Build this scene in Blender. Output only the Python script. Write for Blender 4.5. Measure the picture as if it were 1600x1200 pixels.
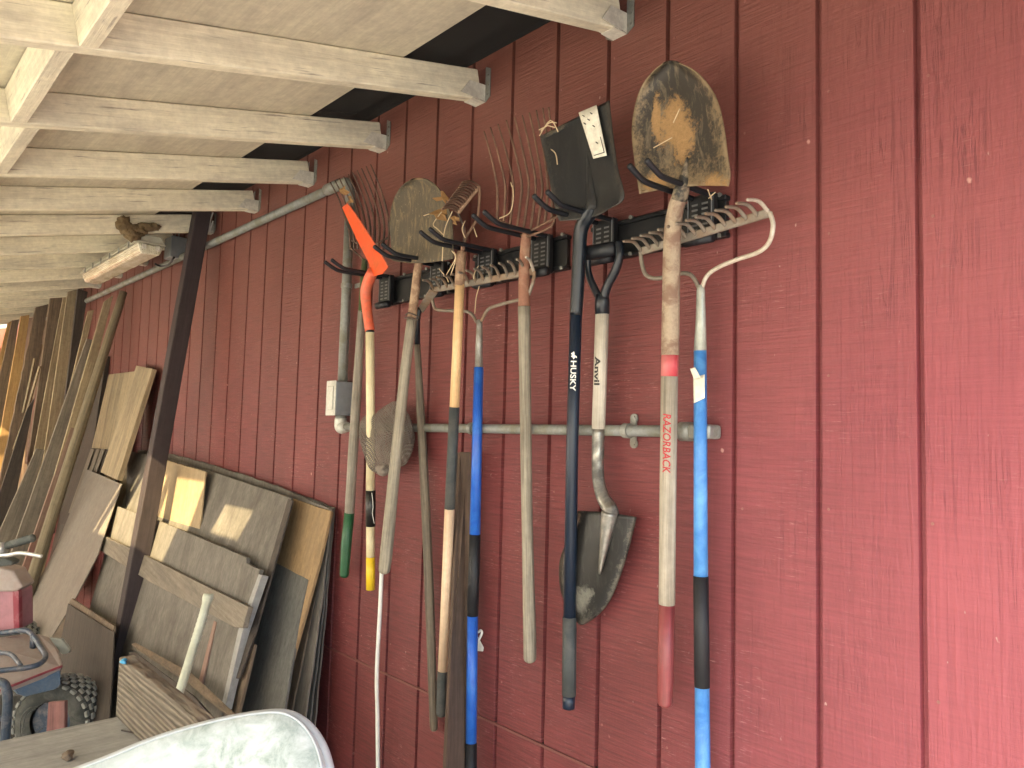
import bpy, bmesh, math, random
import numpy as np
from mathutils import Vector, Matrix, noise as mnoise
random.seed(7)
sc = bpy.context.scene
for o in list(bpy.data.objects): bpy.data.objects.remove(o)
C = sc.collection

# ---------------------------------------------------------------- camera
F_PX, YAW, PITCH, ROLL, CAM_OFF, EYE = 1189.4, 0.8411, 0.0703, 0.0267, 1.5672, 1.55
fw = Vector((-math.sin(YAW)*math.cos(PITCH), math.cos(YAW)*math.cos(PITCH), math.sin(PITCH)))
r0 = fw.cross(Vector((0, 0, 1))).normalized(); u0 = r0.cross(fw)
rt = r0*math.cos(ROLL) + u0*math.sin(ROLL); up = -r0*math.sin(ROLL) + u0*math.cos(ROLL)
CAM = Vector((0, -CAM_OFF, EYE))
cd = bpy.data.cameras.new('camera'); cam = bpy.data.objects.new('camera', cd); C.objects.link(cam)
cam.matrix_world = Matrix(((rt.x, up.x, -fw.x, CAM.x), (rt.y, up.y, -fw.y, CAM.y), (rt.z, up.z, -fw.z, CAM.z), (0, 0, 0, 1)))
cd.sensor_fit = 'HORIZONTAL'; cd.sensor_width = 36; cd.lens = F_PX/1600*36
cd.clip_start = 0.05; cd.clip_end = 500
sc.camera = cam
sc.render.resolution_x = 1024; sc.render.resolution_y = 768
# ---------------------------------------------------------------- light
SUN_EL, SUN_AZ = math.radians(35.3), math.radians(25)      # azimuth from -Y towards +X
sdir = Vector((math.sin(SUN_AZ)*math.cos(SUN_EL), -math.cos(SUN_AZ)*math.cos(SUN_EL), math.sin(SUN_EL)))
w = bpy.data.worlds.new('World'); sc.world = w; w.use_nodes = True
nt = w.node_tree; bg = nt.nodes['Background']
sky = nt.nodes.new('ShaderNodeTexSky'); sky.sky_type = 'NISHITA'; sky.sun_disc = False
sky.sun_elevation = SUN_EL; sky.sun_rotation = math.pi - SUN_AZ
nt.links.new(sky.outputs[0], bg.inputs[0]); bg.inputs[1].default_value = 0.15
sl = bpy.data.lights.new('sun', 'SUN'); sl.energy = 5; sl.angle = math.radians(0.6); sl.color = (1, .96, .90)
so = bpy.data.objects.new('sun', sl); C.objects.link(so); so.rotation_euler = sdir.to_track_quat('Z', 'Y').to_euler()
sc.view_settings.view_transform = 'Standard'; sc.view_settings.look = 'None'
sc.view_settings.exposure = 2.42; sc.view_settings.gamma = 1
try:
    sc.cycles.max_bounces = 10; sc.cycles.diffuse_bounces = 6; sc.cycles.transparent_max_bounces = 16
except Exception: pass

# ---------------------------------------------------------------- pixel -> place helpers (wall plane is Y=0)
def ray(x, y): return fw + rt*((x-800)/F_PX) - up*((y-600)/F_PX)
def W(x, y, off=0.0):
    r = ray(x, y); return CAM + r*((CAM_OFF-off)/r.y)
def PX(x, y, X):
    r = ray(x, y); return CAM + r*((X-CAM.x)/r.x)
def PZ(x, y, z):
    r = ray(x, y); return CAM + r*((z-EYE)/r.z)
def D(x, y, d): return CAM + ray(x, y)*d
def PP(x, y, p0, n):
    r = ray(x, y); return CAM + r*((p0-CAM).dot(n)/r.dot(n))
def depth(p): return (p-CAM).dot(fw)
SL = 0.2184; RZ = 1.1295 + EYE                            # roof slope, rafter underside height at the wall
def roofz(off, h=0): return RZ - off*math.tan(SL) + h/math.cos(SL)
RN = Vector((0, -math.sin(SL), math.cos(SL)))
def proof(x, y, h=0): return PP(x, y, Vector((0, 0, RZ)) + RN*h, RN)

# ---------------------------------------------------------------- node helpers
def newmat(name, rough=.7, metal=0.0, base=(.5, .5, .5)):
    m = bpy.data.materials.new(name); m.use_nodes = True
    nt = m.node_tree; b = nt.nodes['Principled BSDF']
    b.inputs['Roughness'].default_value = rough; b.inputs['Metallic'].default_value = metal
    b.inputs['Base Color'].default_value = (*base, 1)
    return m, nt, b
def L(nt, a, b): nt.links.new(a, b)
def coord(nt, kind='Object', scale=(1, 1, 1), rnd=True, rot=(0, 0, 0)):
    tc = nt.nodes.new('ShaderNodeTexCoord'); out = tc.outputs[kind]
    if rnd:
        oi = nt.nodes.new('ShaderNodeObjectInfo'); vm = nt.nodes.new('ShaderNodeVectorMath'); vm.operation = 'MULTIPLY_ADD'
        L(nt, oi.outputs['Random'], vm.inputs[0]); vm.inputs[1].default_value = (17, 13, 29); L(nt, out, vm.inputs[2]); out = vm.outputs[0]
    mp = nt.nodes.new('ShaderNodeMapping'); mp.inputs['Scale'].default_value = scale; mp.inputs['Rotation'].default_value = rot
    L(nt, out, mp.inputs['Vector']); return mp.outputs[0]
def noise(nt, vec, scale=5, detail=4, rough=.55, dist=0):
    n = nt.nodes.new('ShaderNodeTexNoise'); n.inputs['Scale'].default_value = scale; n.inputs['Detail'].default_value = detail
    n.inputs['Roughness'].default_value = rough; n.inputs['Distortion'].default_value = dist
    if vec is not None: L(nt, vec, n.inputs['Vector'])
    return n.outputs['Fac']
def ramp(nt, fac, stops):
    r = nt.nodes.new('ShaderNodeValToRGB'); e = r.color_ramp.elements
    while len(e) < len(stops): e.new(.5)
    for i, (p, c) in enumerate(stops):
        e[i].position = p; e[i].color = (*c, 1) if not isinstance(c, (int, float)) else (c, c, c, 1)
    L(nt, fac, r.inputs[0]); return r.outputs[0]
def mix(nt, fac, a, b, blend='MIX'):
    m = nt.nodes.new('ShaderNodeMix'); m.data_type = 'RGBA'; m.blend_type = blend
    for k, v in ((0, fac), (6, a), (7, b)):
        if isinstance(v, (int, float)): m.inputs[k].default_value = v
        elif isinstance(v, tuple): m.inputs[k].default_value = (*v, 1)
        else: L(nt, v, m.inputs[k])
    return m.outputs[2]
def math_(nt, op, a, b=0.0, c=None):
    m = nt.nodes.new('ShaderNodeMath'); m.operation = op
    for k, v in ((0, a), (1, b), (2, c)):
        if v is None: continue
        if isinstance(v, (int, float)): m.inputs[k].default_value = v
        else: L(nt, v, m.inputs[k])
    return m.outputs[0]
def bump(nt, bsdf, h, strength=.5, dist=.002):
    b = nt.nodes.new('ShaderNodeBump'); b.inputs['Strength'].default_value = strength; b.inputs['Distance'].default_value = dist
    L(nt, h, b.inputs['Height']); L(nt, b.outputs[0], bsdf.inputs['Normal'])

def wood(name, c1, c2, kind='Object', sc_=1.0, rough=.8, stain=None, stain_amt=.5, bs=.5, knots=True, c3=None, paint=None):
    """grain runs along object Z (boards) or UV V (handles)"""
    m, nt, b = newmat(name, rough)
    ax = (1, 1, .045) if kind == 'Object' else (1, .03, 1)
    v = coord(nt, kind, tuple(a*sc_ for a in ax))
    g1 = noise(nt, v, 60, 5, .6, .6); g2 = noise(nt, v, 260, 3, .6)
    v2 = coord(nt, kind, (1, 1, .25) if kind == 'Object' else (1, .15, 1))
    big = noise(nt, v2, 5*sc_, 4, .6, .5)
    fac = math_(nt, 'MULTIPLY_ADD', g2, .45, math_(nt, 'MULTIPLY', g1, .75))
    col = ramp(nt, fac, [(.42, c2), (.72, c1)])
    if c3: col = mix(nt, ramp(nt, big, [(.42, 0), (.62, 1)]), col, c3)
    if stain: col = mix(nt, math_(nt, 'MULTIPLY', ramp(nt, noise(nt, v2, 9, 5, .65, .3), [(.45, 0), (.68, 1)]), stain_amt), col, stain)
    if paint:                                             # specks of bare wood through paint
        col = mix(nt, ramp(nt, noise(nt, v, 90, 4, .7), [(.60, 0), (.68, 1)]), col, paint)
    vf = coord(nt, kind, (1, 1, 1)); fine = noise(nt, vf, 34, 5, .7)
    col = mix(nt, .5, col, ramp(nt, fine, [(.3, .55), (.7, 1.0)]), 'MULTIPLY')
    L(nt, col, b.inputs['Base Color'])
    bump(nt, b, fac, bs, .0025)
    return m
def metal(name, base, rust=None, amt=.5, rough=.5, met=.6, sc_=1.0, specks=None, kind='Object', scratch=True, lo=.45, hi=.62):
    m, nt, b = newmat(name, rough, met, base)
    v = coord(nt, kind, (1, 1, 1)); n1 = noise(nt, v, 14*sc_, 6, .65, .4); n2 = noise(nt, v, 90*sc_, 4, .7)
    col = mix(nt, .5, base, ramp(nt, n2, [(.3, .6), (.7, 1.15)]), 'MULTIPLY')
    if rust:
        f = math_(nt, 'MULTIPLY', ramp(nt, n1, [(lo, 0), (hi, 1)]), amt)
        col = mix(nt, f, col, rust)
        L(nt, math_(nt, 'MULTIPLY_ADD', f, .9-rough if rough < .9 else 0, rough), b.inputs['Roughness'])
        L(nt, math_(nt, 'MULTIPLY_ADD', f, -met, met), b.inputs['Metallic'])
    if specks:
        col = mix(nt, ramp(nt, noise(nt, v, 160*sc_, 3, .8), [(.63, 0), (.70, 1)]), col, specks)
    L(nt, col, b.inputs['Base Color']); bump(nt, b, n2, .25, .001)
    return m
def plain(name, c, rough=.5, met=0, var=.25, sc_=1.0, dirt=None, damt=.4, kind='Object', bmp=.15):
    m, nt, b = newmat(name, rough, met, c)
    v = coord(nt, kind); n = noise(nt, v, 25*sc_, 5, .65, .2); n2 = noise(nt, v, 160*sc_, 3, .6)
    col = mix(nt, var*2, c, ramp(nt, n, [(.3, .6), (.7, 1.0)]), 'MULTIPLY')
    if dirt: col = mix(nt, math_(nt, 'MULTIPLY', ramp(nt, noise(nt, v, 11*sc_, 6, .7, .6), [(.45, 0), (.66, 1)]), damt), col, dirt)
    L(nt, col, b.inputs['Base Color']); bump(nt, b, n2, bmp, .0015)
    return m

# ---------------------------------------------------------------- mesh helpers
def thing(name, label, cat, loc, group=None):
    o = bpy.data.objects.new(name, None); o.empty_display_size = .05; C.objects.link(o); o.location = loc
    o['label'] = label; o['category'] = cat
    if group: o['group'] = group
    return o
def tag(o, label, cat, group=None):
    o['label'] = label; o['category'] = cat
    if group: o['group'] = group
    return o
def rootloc(p):
    while p is not None and p.parent is not None: p = p.parent
    return Vector(p.location) if p is not None else Vector((0, 0, 0))
def obj(name, verts, faces, m, parent=None, smooth=False, uvs=None, frame=None, bevel=0, bseg=1, solid=0, sub=0):
    """verts in world space"""
    me = bpy.data.meshes.new(name)
    if parent is not None and frame is None:
        base = Matrix.Translation(rootloc(parent))
    else:
        base = frame if frame is not None else Matrix.Translation(sum((Vector(v) for v in verts), Vector())/len(verts))
    inv = base.inverted()
    me.from_pydata([inv @ Vector(v) for v in verts], [], faces); me.update()
    if uvs:
        uvl = me.uv_layers.new(name='UVMap')
        for poly in me.polygons:
            us = [uvs[me.loops[l].vertex_index] for l in poly.loop_indices]
            wrap = max(u[0] for u in us) - min(u[0] for u in us) if len(us) == 4 else 0
            for l in poly.loop_indices: uvl.data[l].uv = uvs[me.loops[l].vertex_index]
    if smooth:
        for p in me.polygons: p.use_smooth = True
    me.materials.append(m)
    o = bpy.data.objects.new(name, me); C.objects.link(o)
    if parent is not None:
        o.parent = parent
        pl = Matrix.Translation(rootloc(parent))
        if parent.parent is not None or parent.type == 'MESH': o.matrix_parent_inverse = Matrix.Identity(4)
        pw = wm(parent)
        o.matrix_basis = pw.inverted() @ base
    else: o.matrix_basis = base
    if solid:
        md = o.modifiers.new('s', 'SOLIDIFY'); md.thickness = solid; md.offset = 0
    if bevel:
        md = o.modifiers.new('b', 'BEVEL'); md.width = bevel; md.segments = bseg; md.limit_method = 'ANGLE'; md.angle_limit = math.radians(40)
    if sub:
        md = o.modifiers.new('u', 'SUBSURF'); md.levels = sub; md.render_levels = sub
    return o
def wm(o):
    m = o.matrix_basis.copy()
    while o.parent is not None: o = o.parent; m = o.matrix_basis @ m
    return m
class MB:
    def __init__(s): s.v = []; s.f = []; s.uv = []
    def add(s, vs, fs, uv=None):
        n = len(s.v); s.v += [Vector(v) for v in vs]; s.f += [[i+n for i in f] for f in fs]; s.uv += uv or [(v[0]+v[1], v[2]) for v in vs]; return s
    def box(s, a, b):
        x0, y0, z0 = a; x1, y1, z1 = b
        vs = [(x, y, z) for x in (x0, x1) for y in (y0, y1) for z in (z0, z1)]
        return s.add(vs, [(0, 1, 3, 2), (4, 6, 7, 5), (0, 4, 5, 1), (2, 3, 7, 6), (0, 2, 6, 4), (1, 5, 7, 3)])
    def obox(s, c, ax, ay, az):                            # centre and three half vectors
        c, ax, ay, az = map(Vector, (c, ax, ay, az))
        vs = [c+ax*i+ay*j+az*k for i in (-1, 1) for j in (-1, 1) for k in (-1, 1)]
        fs = [(0, 1, 3, 2), (4, 6, 7, 5), (0, 4, 5, 1), (2, 3, 7, 6), (0, 2, 6, 4), (1, 5, 7, 3)]
        if ax.cross(ay).dot(az) < 0: fs = [f[::-1] for f in fs]
        return s.add(vs, fs)
    def prism(s, poly, d):
        poly = [Vector(p) for p in poly]; d = Vector(d); n = len(poly)
        nm = (poly[1]-poly[0]).cross(poly[2]-poly[0])
        tot = Vector()
        for i in range(1, n-1): tot += (poly[i]-poly[0]).cross(poly[i+1]-poly[0])
        vs = poly + [p+d for p in poly]
        f1 = list(range(n)); f2 = [n+i for i in range(n)][::-1]
        sd = [(i, n+i, n+(i+1) % n, (i+1) % n) for i in range(n)]
        fs = [f1, f2]+sd
        if tot.dot(d) > 0: fs = [list(f)[::-1] for f in fs]
        return s.add(vs, fs)
    def tube(s, pts, rad, seg=12, cap=True, smoothpath=0, round_end=False):
        pts = [Vector(p) for p in pts]
        rad = [rad]*len(pts) if isinstance(rad, (int, float)) else list(rad)
        if smoothpath: pts, rad = spline(pts, rad, smoothpath)
        if round_end:
            d = (pts[-1]-pts[-2]).normalized(); r = rad[-1]; p = pts[-1]
            for a in (.35, .65, .9, 1.0):
                pts.append(p+d*r*a*.8); rad.append(r*math.sqrt(max(0, 1-a*a))+1e-4)
        n = len(pts); vs = []; uv = []; t0 = (pts[1]-pts[0]).normalized()
        ref = Vector((1, 0, 0)) if abs(t0.x) < .7 else Vector((0, 0, 1))
        nrm = (ref - t0*ref.dot(t0)).normalized(); ln = 0
        rm = max(rad)
        for i, p in enumerate(pts):
            t = ((pts[min(i+1, n-1)]-p).normalized() + (p-pts[max(i-1, 0)]).normalized()).normalized() if n > 2 else t0
            nrm = (nrm - t*nrm.dot(t)).normalized(); bn = t.cross(nrm)
            if i: ln += (p-pts[i-1]).length
            for k in range(seg+1):
                a = 2*math.pi*k/seg; vs.append(p+(nrm*math.cos(a)+bn*math.sin(a))*rad[i]); uv.append((a*rm, ln))
        fs = []
        q = seg+1
        for i in range(n-1):
            for k in range(seg): fs.append((i*q+k, i*q+k+1, (i+1)*q+k+1, (i+1)*q+k))
        if cap: fs.append([k for k in range(seg)][::-1]); fs.append([(n-1)*q+k for k in range(seg)])
        return s.add(vs, fs, uv)
    def build(s, name, m, parent=None, **k):
        return obj(name, s.v, s.f, m, parent, uvs=s.uv, **k)
def spline(pts, rad, k=6):
    P = [pts[0]]+list(pts)+[pts[-1]]; R = [rad[0]]+list(rad)+[rad[-1]]; op = []; orr = []
    for i in range(1, len(P)-2):
        for j in range(k):
            t = j/k; a, b, c, d = P[i-1:i+3]
            op.append(.5*((2*b)+(c-a)*t+(2*a-5*b+4*c-d)*t*t+(3*b-a-3*c+d)*t**3))
            orr.append(R[i]*(1-t)+R[i+1]*t)
    op.append(pts[-1]); orr.append(rad[-1]); return op, orr
def frame_of(z, x, o):
    z = z.normalized(); x = (x - z*x.dot(z)).normalized(); y = z.cross(x)
    return Matrix(((x.x, y.x, z.x, o.x), (x.y, y.y, z.y, o.y), (x.z, y.z, z.z, o.z), (0, 0, 0, 1)))
def slab(name, poly, t, m, parent=None, grain=None, bevel=.0015, nrm=None, rough_edge=0):
    """flat board from a front outline (world points), thickness going away from the camera"""
    poly = [Vector(p) for p in poly]; c = sum(poly, Vector())/len(poly)
    tot = Vector()
    for i in range(1, len(poly)-1): tot += (poly[i]-poly[0]).cross(poly[i+1]-poly[0])
    n = tot.normalized()
    if n.dot(c-CAM) < 0: n = -n
    if rough_edge:
        q = []
        for i, p in enumerate(poly):
            e = poly[(i+1) % len(poly)]-p; k = max(1, int(e.length/.05))
            dn = e.normalized().cross(n)
            for j in range(k): q.append(p+e*(j/k)+dn*random.uniform(-1, 1)*rough_edge*(1 if j else .3))
        poly = q
    g = Vector(grain) if grain is not None else (poly[0]+poly[1]-poly[2]-poly[3] if len(poly) == 4 else Vector((0, 0, 1)))
    fr = frame_of(g, n.cross(g), c)
    mb = MB().prism(poly, n*t)
    return mb.build(name, m, parent, frame=fr, bevel=bevel)
def tpx(lst, off=None):
    """[(x, y, off, width_px)] -> points, radii"""
    P = []; R = []
    for x, y, o, wd in lst:
        p = W(x, y, o); P.append(p); R.append(wd/2/F_PX*depth(p))
    return P, R
def tubepx(name, lst, m, parent, seg=16, smooth=0, round_end=False, straight=True):
    P, R = tpx(lst)
    return MB().tube(P, R, seg, smoothpath=smooth, round_end=round_end).build(name, m, parent, smooth=True)
def wires(name, lists, rad, m, parent, seg=8, smooth=5):
    mb = MB()
    for l in lists: mb.tube([W(*q) for q in l], rad, seg, smoothpath=smooth)
    return mb.build(name, m, parent, smooth=True)
def lerp(a, b, t): return a+(b-a)*t

# ---------------------------------------------------------------- materials
def wall_mat():
    m, nt, b = newmat('red_siding_paint', .62)
    tc = nt.nodes.new('ShaderNodeTexCoord'); sx = nt.nodes.new('ShaderNodeSeparateXYZ'); L(nt, tc.outputs['Object'], sx.inputs[0])
    X, Z = sx.outputs[0], sx.outputs[2]
    pan = math_(nt, 'FLOOR', math_(nt, 'DIVIDE', math_(nt, 'ADD', X, .567), .2032))
    wn = nt.nodes.new('ShaderNodeTexWhiteNoise'); wn.noise_dimensions = '1D'; L(nt, pan, wn.inputs['W'])
    right = ramp(nt, math_(nt, 'MULTIPLY_ADD', X, 1.4, 1.75), [(0, 0), (1, 1)])     # sheets on the right are smoother, vertical grain
    vs = coord(nt, 'Object', (7, 1, 150), False); saw = noise(nt, vs, 1, 5, .65)
    vd = coord(nt, 'Object', (4, 1, 70), False, (0, .12, 0)); diag = noise(nt, vd, 1, 4, .6)
    vv = coord(nt, 'Object', (90, 1, 3.2), False); ver = noise(nt, vv, 1, 6, .65, 1.2)
    vw = coord(nt, 'Object', (26, 1, .8), False); crk = noise(nt, vw, 1, 5, .6, 2.2)
    big = noise(nt, coord(nt, 'Object', (1, 1, 1), False), 1.7, 4, .6, .3)
    fine = noise(nt, coord(nt, 'Object', (1, 1, 1), False), 70, 5, .7)
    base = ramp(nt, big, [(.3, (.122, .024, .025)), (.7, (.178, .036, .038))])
    base = mix(nt, right, base, ramp(nt, big, [(.3, (.245, .050, .063)), (.7, (.315, .070, .086))]))  # lighter and pinker to the right: light falloff put into the paint
    base = mix(nt, .5, base, ramp(nt, wn.outputs[0], [(0, .86), (1, 1.1)]), 'MULTIPLY')
    # saw marks (bands), paint thinner on the ridges
    sm = ramp(nt, saw, [(.38, .66), (.62, 1.16)])
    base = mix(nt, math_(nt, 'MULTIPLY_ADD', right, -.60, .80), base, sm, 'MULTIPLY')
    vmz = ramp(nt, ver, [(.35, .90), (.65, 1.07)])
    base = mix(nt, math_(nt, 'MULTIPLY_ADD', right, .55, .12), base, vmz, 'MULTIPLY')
    # worn pale scratches following the saw marks
    patch = ramp(nt, noise(nt, coord(nt, 'Object', (1, 1, 1), False), 4.5, 4, .65), [(.45, 0), (.68, 1)])
    scr = ramp(nt, noise(nt, coord(nt, 'Object', (26, 1, 260), False), 1, 3, .7), [(.58, 0), (.70, 1)])
    base = mix(nt, math_(nt, 'MULTIPLY', math_(nt, 'MULTIPLY', scr, patch), math_(nt, 'MULTIPLY_ADD', right, -.45, .85)), base, (.50, .27, .24))
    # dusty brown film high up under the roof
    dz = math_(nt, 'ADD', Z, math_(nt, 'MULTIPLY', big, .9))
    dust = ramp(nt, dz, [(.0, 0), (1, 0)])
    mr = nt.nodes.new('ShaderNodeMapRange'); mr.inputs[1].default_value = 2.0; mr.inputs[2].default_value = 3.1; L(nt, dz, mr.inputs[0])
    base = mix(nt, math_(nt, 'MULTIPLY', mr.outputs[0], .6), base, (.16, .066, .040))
    # white flecks and pale dings
    vor = nt.nodes.new('ShaderNodeTexVoronoi'); vor.inputs['Scale'].default_value = 9; L(nt, coord(nt, 'Object', (1, 1, .8), False), vor.inputs['Vector'])
    ding = ramp(nt, math_(nt, 'ADD', vor.outputs['Distance'], math_(nt, 'MULTIPLY', fine, .08)), [(.06, 1), (.085, 0)])
    wn2 = nt.nodes.new('ShaderNodeSeparateColor'); L(nt, vor.outputs['Color'], wn2.inputs[0])
    keep = ramp(nt, wn2.outputs[0], [(.62, 0), (.64, 1)])
    base = mix(nt, math_(nt, 'MULTIPLY', math_(nt, 'MULTIPLY', ding, keep), .7), base, (.58, .32, .27))
    fl = ramp(nt, noise(nt, coord(nt, 'Object', (60, 1, 34), False), 1, 2, .5), [(.74, 0), (.79, 1)])
    base = mix(nt, math_(nt, 'MULTIPLY', fl, .55), base, (.55, .42, .36))
    # bleached scuff low on the far right sheet
    # vertical cracks filled with old paint
    ck = ramp(nt, crk, [(.485, 0), (.5, 1), (.515, 0)])
    cm = math_(nt, 'MULTIPLY', math_(nt, 'MULTIPLY', ck, right), patch)
    base = mix(nt, math_(nt, 'MULTIPLY', cm, .18), base, (.12, .03, .03))
    L(nt, base, b.inputs['Base Color'])
    h = math_(nt, 'ADD', math_(nt, 'MULTIPLY', saw, math_(nt, 'MULTIPLY_ADD', right, -.85, 1.1)), math_(nt, 'MULTIPLY', ver, math_(nt, 'MULTIPLY_ADD', right, .9, .25)))
    h = math_(nt, 'ADD', h, math_(nt, 'MULTIPLY', cm, -.5)); h = math_(nt, 'ADD', h, math_(nt, 'MULTIPLY', fine, .35))
    h = math_(nt, 'ADD', h, math_(nt, 'MULTIPLY', diag, .5))
    bump(nt, b, h, .9, .0032)
    return m
M = {}
M['wall'] = wall_mat()
M['cream'] = wood('worn_cream_paint', (.86, .80, .61), (.70, .64, .48), stain=(.42, .38, .31), stain_amt=.55, bs=.9, paint=(.34, .30, .24))
M['sheath'] = wood('dirty_painted_ply', (.68, .63, .48), (.57, .52, .40), stain=(.33, .29, .24), stain_amt=.4, bs=.3)
M['felt'] = plain('roof_felt', (.010, .010, .010), .95)
M['galv'] = metal('galvanised_steel', (.30, .31, .29), rust=(.18, .16, .12), amt=.8, rough=.5, met=.6)
M['galv_paint'] = metal('painted_hanger', (.66, .63, .54), rust=(.30, .28, .24), amt=.5, rough=.6, met=.1)
M['conduit'] = metal('weathered_conduit', (.24, .25, .235), rust=(.17, .16, .11), amt=.8, rough=.55, met=.35)
M['boxgrey'] = plain('grey_box_enamel', (.26, .29, .31), .45, .1)
M['boxlid'] = metal('bare_zinc_lid', (.55, .55, .50), rust=(.35, .34, .30), amt=.5, rough=.5, met=.4)
M['blacksteel'] = plain('black_powder_coat', (.005, .006, .008), .45, 0, dirt=(.03, .027, .024), damt=.3)
M['blackrub'] = plain('black_rubber_sleeve', (.007, .009, .013), .5, 0, bmp=.3)
M['hole'] = plain('bare_slot_edge', (.18, .18, .18), .4, .3)
M['greywood'] = wood('weathered_grey_wood', (.36, .32, .245), (.13, .11, .083), 'UV', rough=.85, bs=.9)
M['greywood2'] = wood('old_silver_wood', (.46, .42, .35), (.20, .17, .14), 'UV', rough=.85, stain=(.10, .09, .07), bs=1.0)
M['darkwoodh'] = wood('dark_old_handle', (.23, .19, .14), (.08, .065, .05), 'UV', rough=.85, stain=(.03, .028, .025), bs=1.0)
M['palewood'] = wood('pale_ash_handle', (.78, .52, .27), (.62, .38, .18), 'UV', rough=.55, bs=.25)
M['palewood2'] = wood('pale_pink_handle', (.76, .56, .38), (.66, .46, .30), 'UV', rough=.6, bs=.25)
M['anvilwood'] = wood('light_grey_handle', (.60, .56, .47), (.42, .38, .31), 'UV', rough=.6, bs=.4)
M['razwood'] = wood('limed_grey_handle', (.44, .39, .31), (.22, .19, .145), 'UV', rough=.8, bs=.9)
M['redpaint'] = wood('worn_red_dip', (.26, .045, .05), (.17, .035, .035), 'UV', rough=.45, stain=(.30, .14, .11), stain_amt=.6, bs=.2)
M['redband'] = wood('faded_red_band', (.55, .06, .08), (.42, .05, .06), 'UV', rough=.5, stain=(.6, .35, .3), stain_amt=.5, bs=.3)
M['blue'] = plain('blue_fibreglass', (.016, .105, .50), .38, 0, dirt=(.04, .18, .55), damt=.7, kind='UV')
M['blue2'] = plain('faded_blue_fibreglass', (.05, .21, .56), .45, 0, dirt=(.12, .34, .66), damt=.8, kind='UV')
M['blackgrip'] = plain('black_foam_grip', (.009, .010, .013), .6)
M['greysleeve'] = plain('grey_rubber_sleeve', (.045, .052, .053), .7, dirt=(.11, .105, .095), damt=.6)
M['orange'] = plain('orange_enamel', (.80, .085, .012), .4, 0, dirt=(.45, .11, .03), damt=.5, sc_=2)
M['orange2'] = plain('faded_orange_enamel', (.72, .13, .06), .5, 0, dirt=(.40, .15, .09), damt=.6, sc_=3)
M['ivory'] = plain('ivory_painted_handle', (.74, .66, .42), .5, dirt=(.55, .45, .27), damt=.5, kind='UV')
M['yellow'] = plain('yellow_tip', (.80, .55, .02), .5)
M['tape'] = plain('black_tape', (.012, .012, .012), .35)
M['green'] = plain('green_dip', (.015, .09, .035), .45, dirt=(.04, .12, .06), damt=.5)
M['moss'] = plain('mossy_ferrule', (.06, .09, .03), .9, dirt=(.10, .08, .05), damt=.9)
M['ferrule'] = metal('dull_steel_ferrule', (.33, .33, .30), rust=(.16, .13, .10), amt=.7, rough=.38, met=.75)
M['ferrule2'] = metal('brushed_zinc_ferrule', (.42, .45, .40), rust=(.30, .30, .25), amt=.6, rough=.42, met=.5)
M['rustwire'] = metal('rusty_tine_wire', (.13, .075, .050), rust=(.19, .11, .07), amt=1, rough=.8, met=.2)
M['darkwire'] = metal('dark_tine_wire', (.07, .05, .04), rust=(.16, .09, .06), amt=.8, rough=.75, met=.2)
M['rakesteel'] = metal('worn_rake_steel', (.24, .21, .17), rust=(.20, .13, .08), amt=.9, rough=.6, met=.4)
M['raketip'] = metal('bright_worn_steel', (.55, .50, .42), rust=(.30, .22, .15), amt=.7, rough=.5, met=.4)
M['rustshaft'] = metal('rusty_ferrule', (.26, .16, .10), rust=(.42, .30, .19), amt=.9, rough=.75, met=.15, sc_=2)
M['rustshaft2'] = metal('bleached_rust_shaft', (.36, .285, .20), rust=(.19, .115, .08), amt=.95, rough=.7, met=.1, sc_=1.6)
M['redrust'] = metal('red_brown_ferrule', (.26, .12, .075), rust=(.34, .22, .15), amt=.8, rough=.7, met=.1)
M['mudblade'] = metal('mud_caked_blade', (.16, .13, .08), rust=(.28, .19, .09), amt=1, rough=.9, met=.05, sc_=1.3, specks=(.36, .30, .18))
M['sqblade'] = metal('black_square_blade', (.011, .013, .015), rust=(.03, .028, .024), amt=.6, rough=.42, met=.1, sc_=.7)
M['blacktube'] = plain('black_painted_tube', (.006, .011, .018), .28, 0, dirt=(.035, .035, .035), damt=.3)
M['navy'] = plain('navy_fibreglass', (.009, .018, .036), .38, 0)
M['steelshaft'] = metal('oiled_steel_shaft', (.30, .29, .26), rust=(.06, .055, .05), amt=.85, rough=.3, met=.85, sc_=.8)
M['digblade'] = metal('used_steel_blade', (.085, .085, .078), rust=(.045, .040, .034), amt=.8, rough=.42, met=.55, sc_=.8)
M['white'] = plain('white_paint', (.75, .75, .70), .5)
M['label'] = plain('dirty_label', (.80, .78, .66), .5, dirt=(.30, .27, .2), damt=.35, sc_=3)
M['ink'] = plain('black_ink', (.01, .01, .01), .5, var=0)
M['redink'] = plain('red_ink', (.36, .012, .02), .5, var=0)
M['emboss'] = plain('embossed_black', (.035, .038, .042), .35, var=0)
M['leaf'] = plain('dry_leaf', (.34, .19, .07), .8, dirt=(.24, .13, .05), damt=.6, sc_=3)
M['straw'] = plain('dry_straw', (.58, .45, .28), .8)
M['net'] = None
M['mudnest'] = plain('mud_nest', (.20, .14, .07), .95, dirt=(.08, .055, .03), damt=.8, sc_=4, bmp=1)
M['soil'] = plain('dried_soil', (.40, .23, .09), .95, dirt=(.28, .17, .07), damt=.7, sc_=4, bmp=1)
M['beam'] = wood('dark_stained_beam', (.050, .034, .036), (.018, .012, .014), rough=.75, stain=(.012, .008, .008), c3=(.038, .026, .029), bs=.5)
M['postw'] = wood('brown_stained_post', (.11, .07, .05), (.045, .03, .022), rough=.8, bs=.7)
M['posttop'] = wood('dusty_sawn_end', (.22, .19, .14), (.14, .11, .08), rough=.9)
M['bd_tan'] = wood('tan_board', (.40, .32, .20), (.24, .18, .11), stain=(.12, .10, .07), bs=.4)
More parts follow.
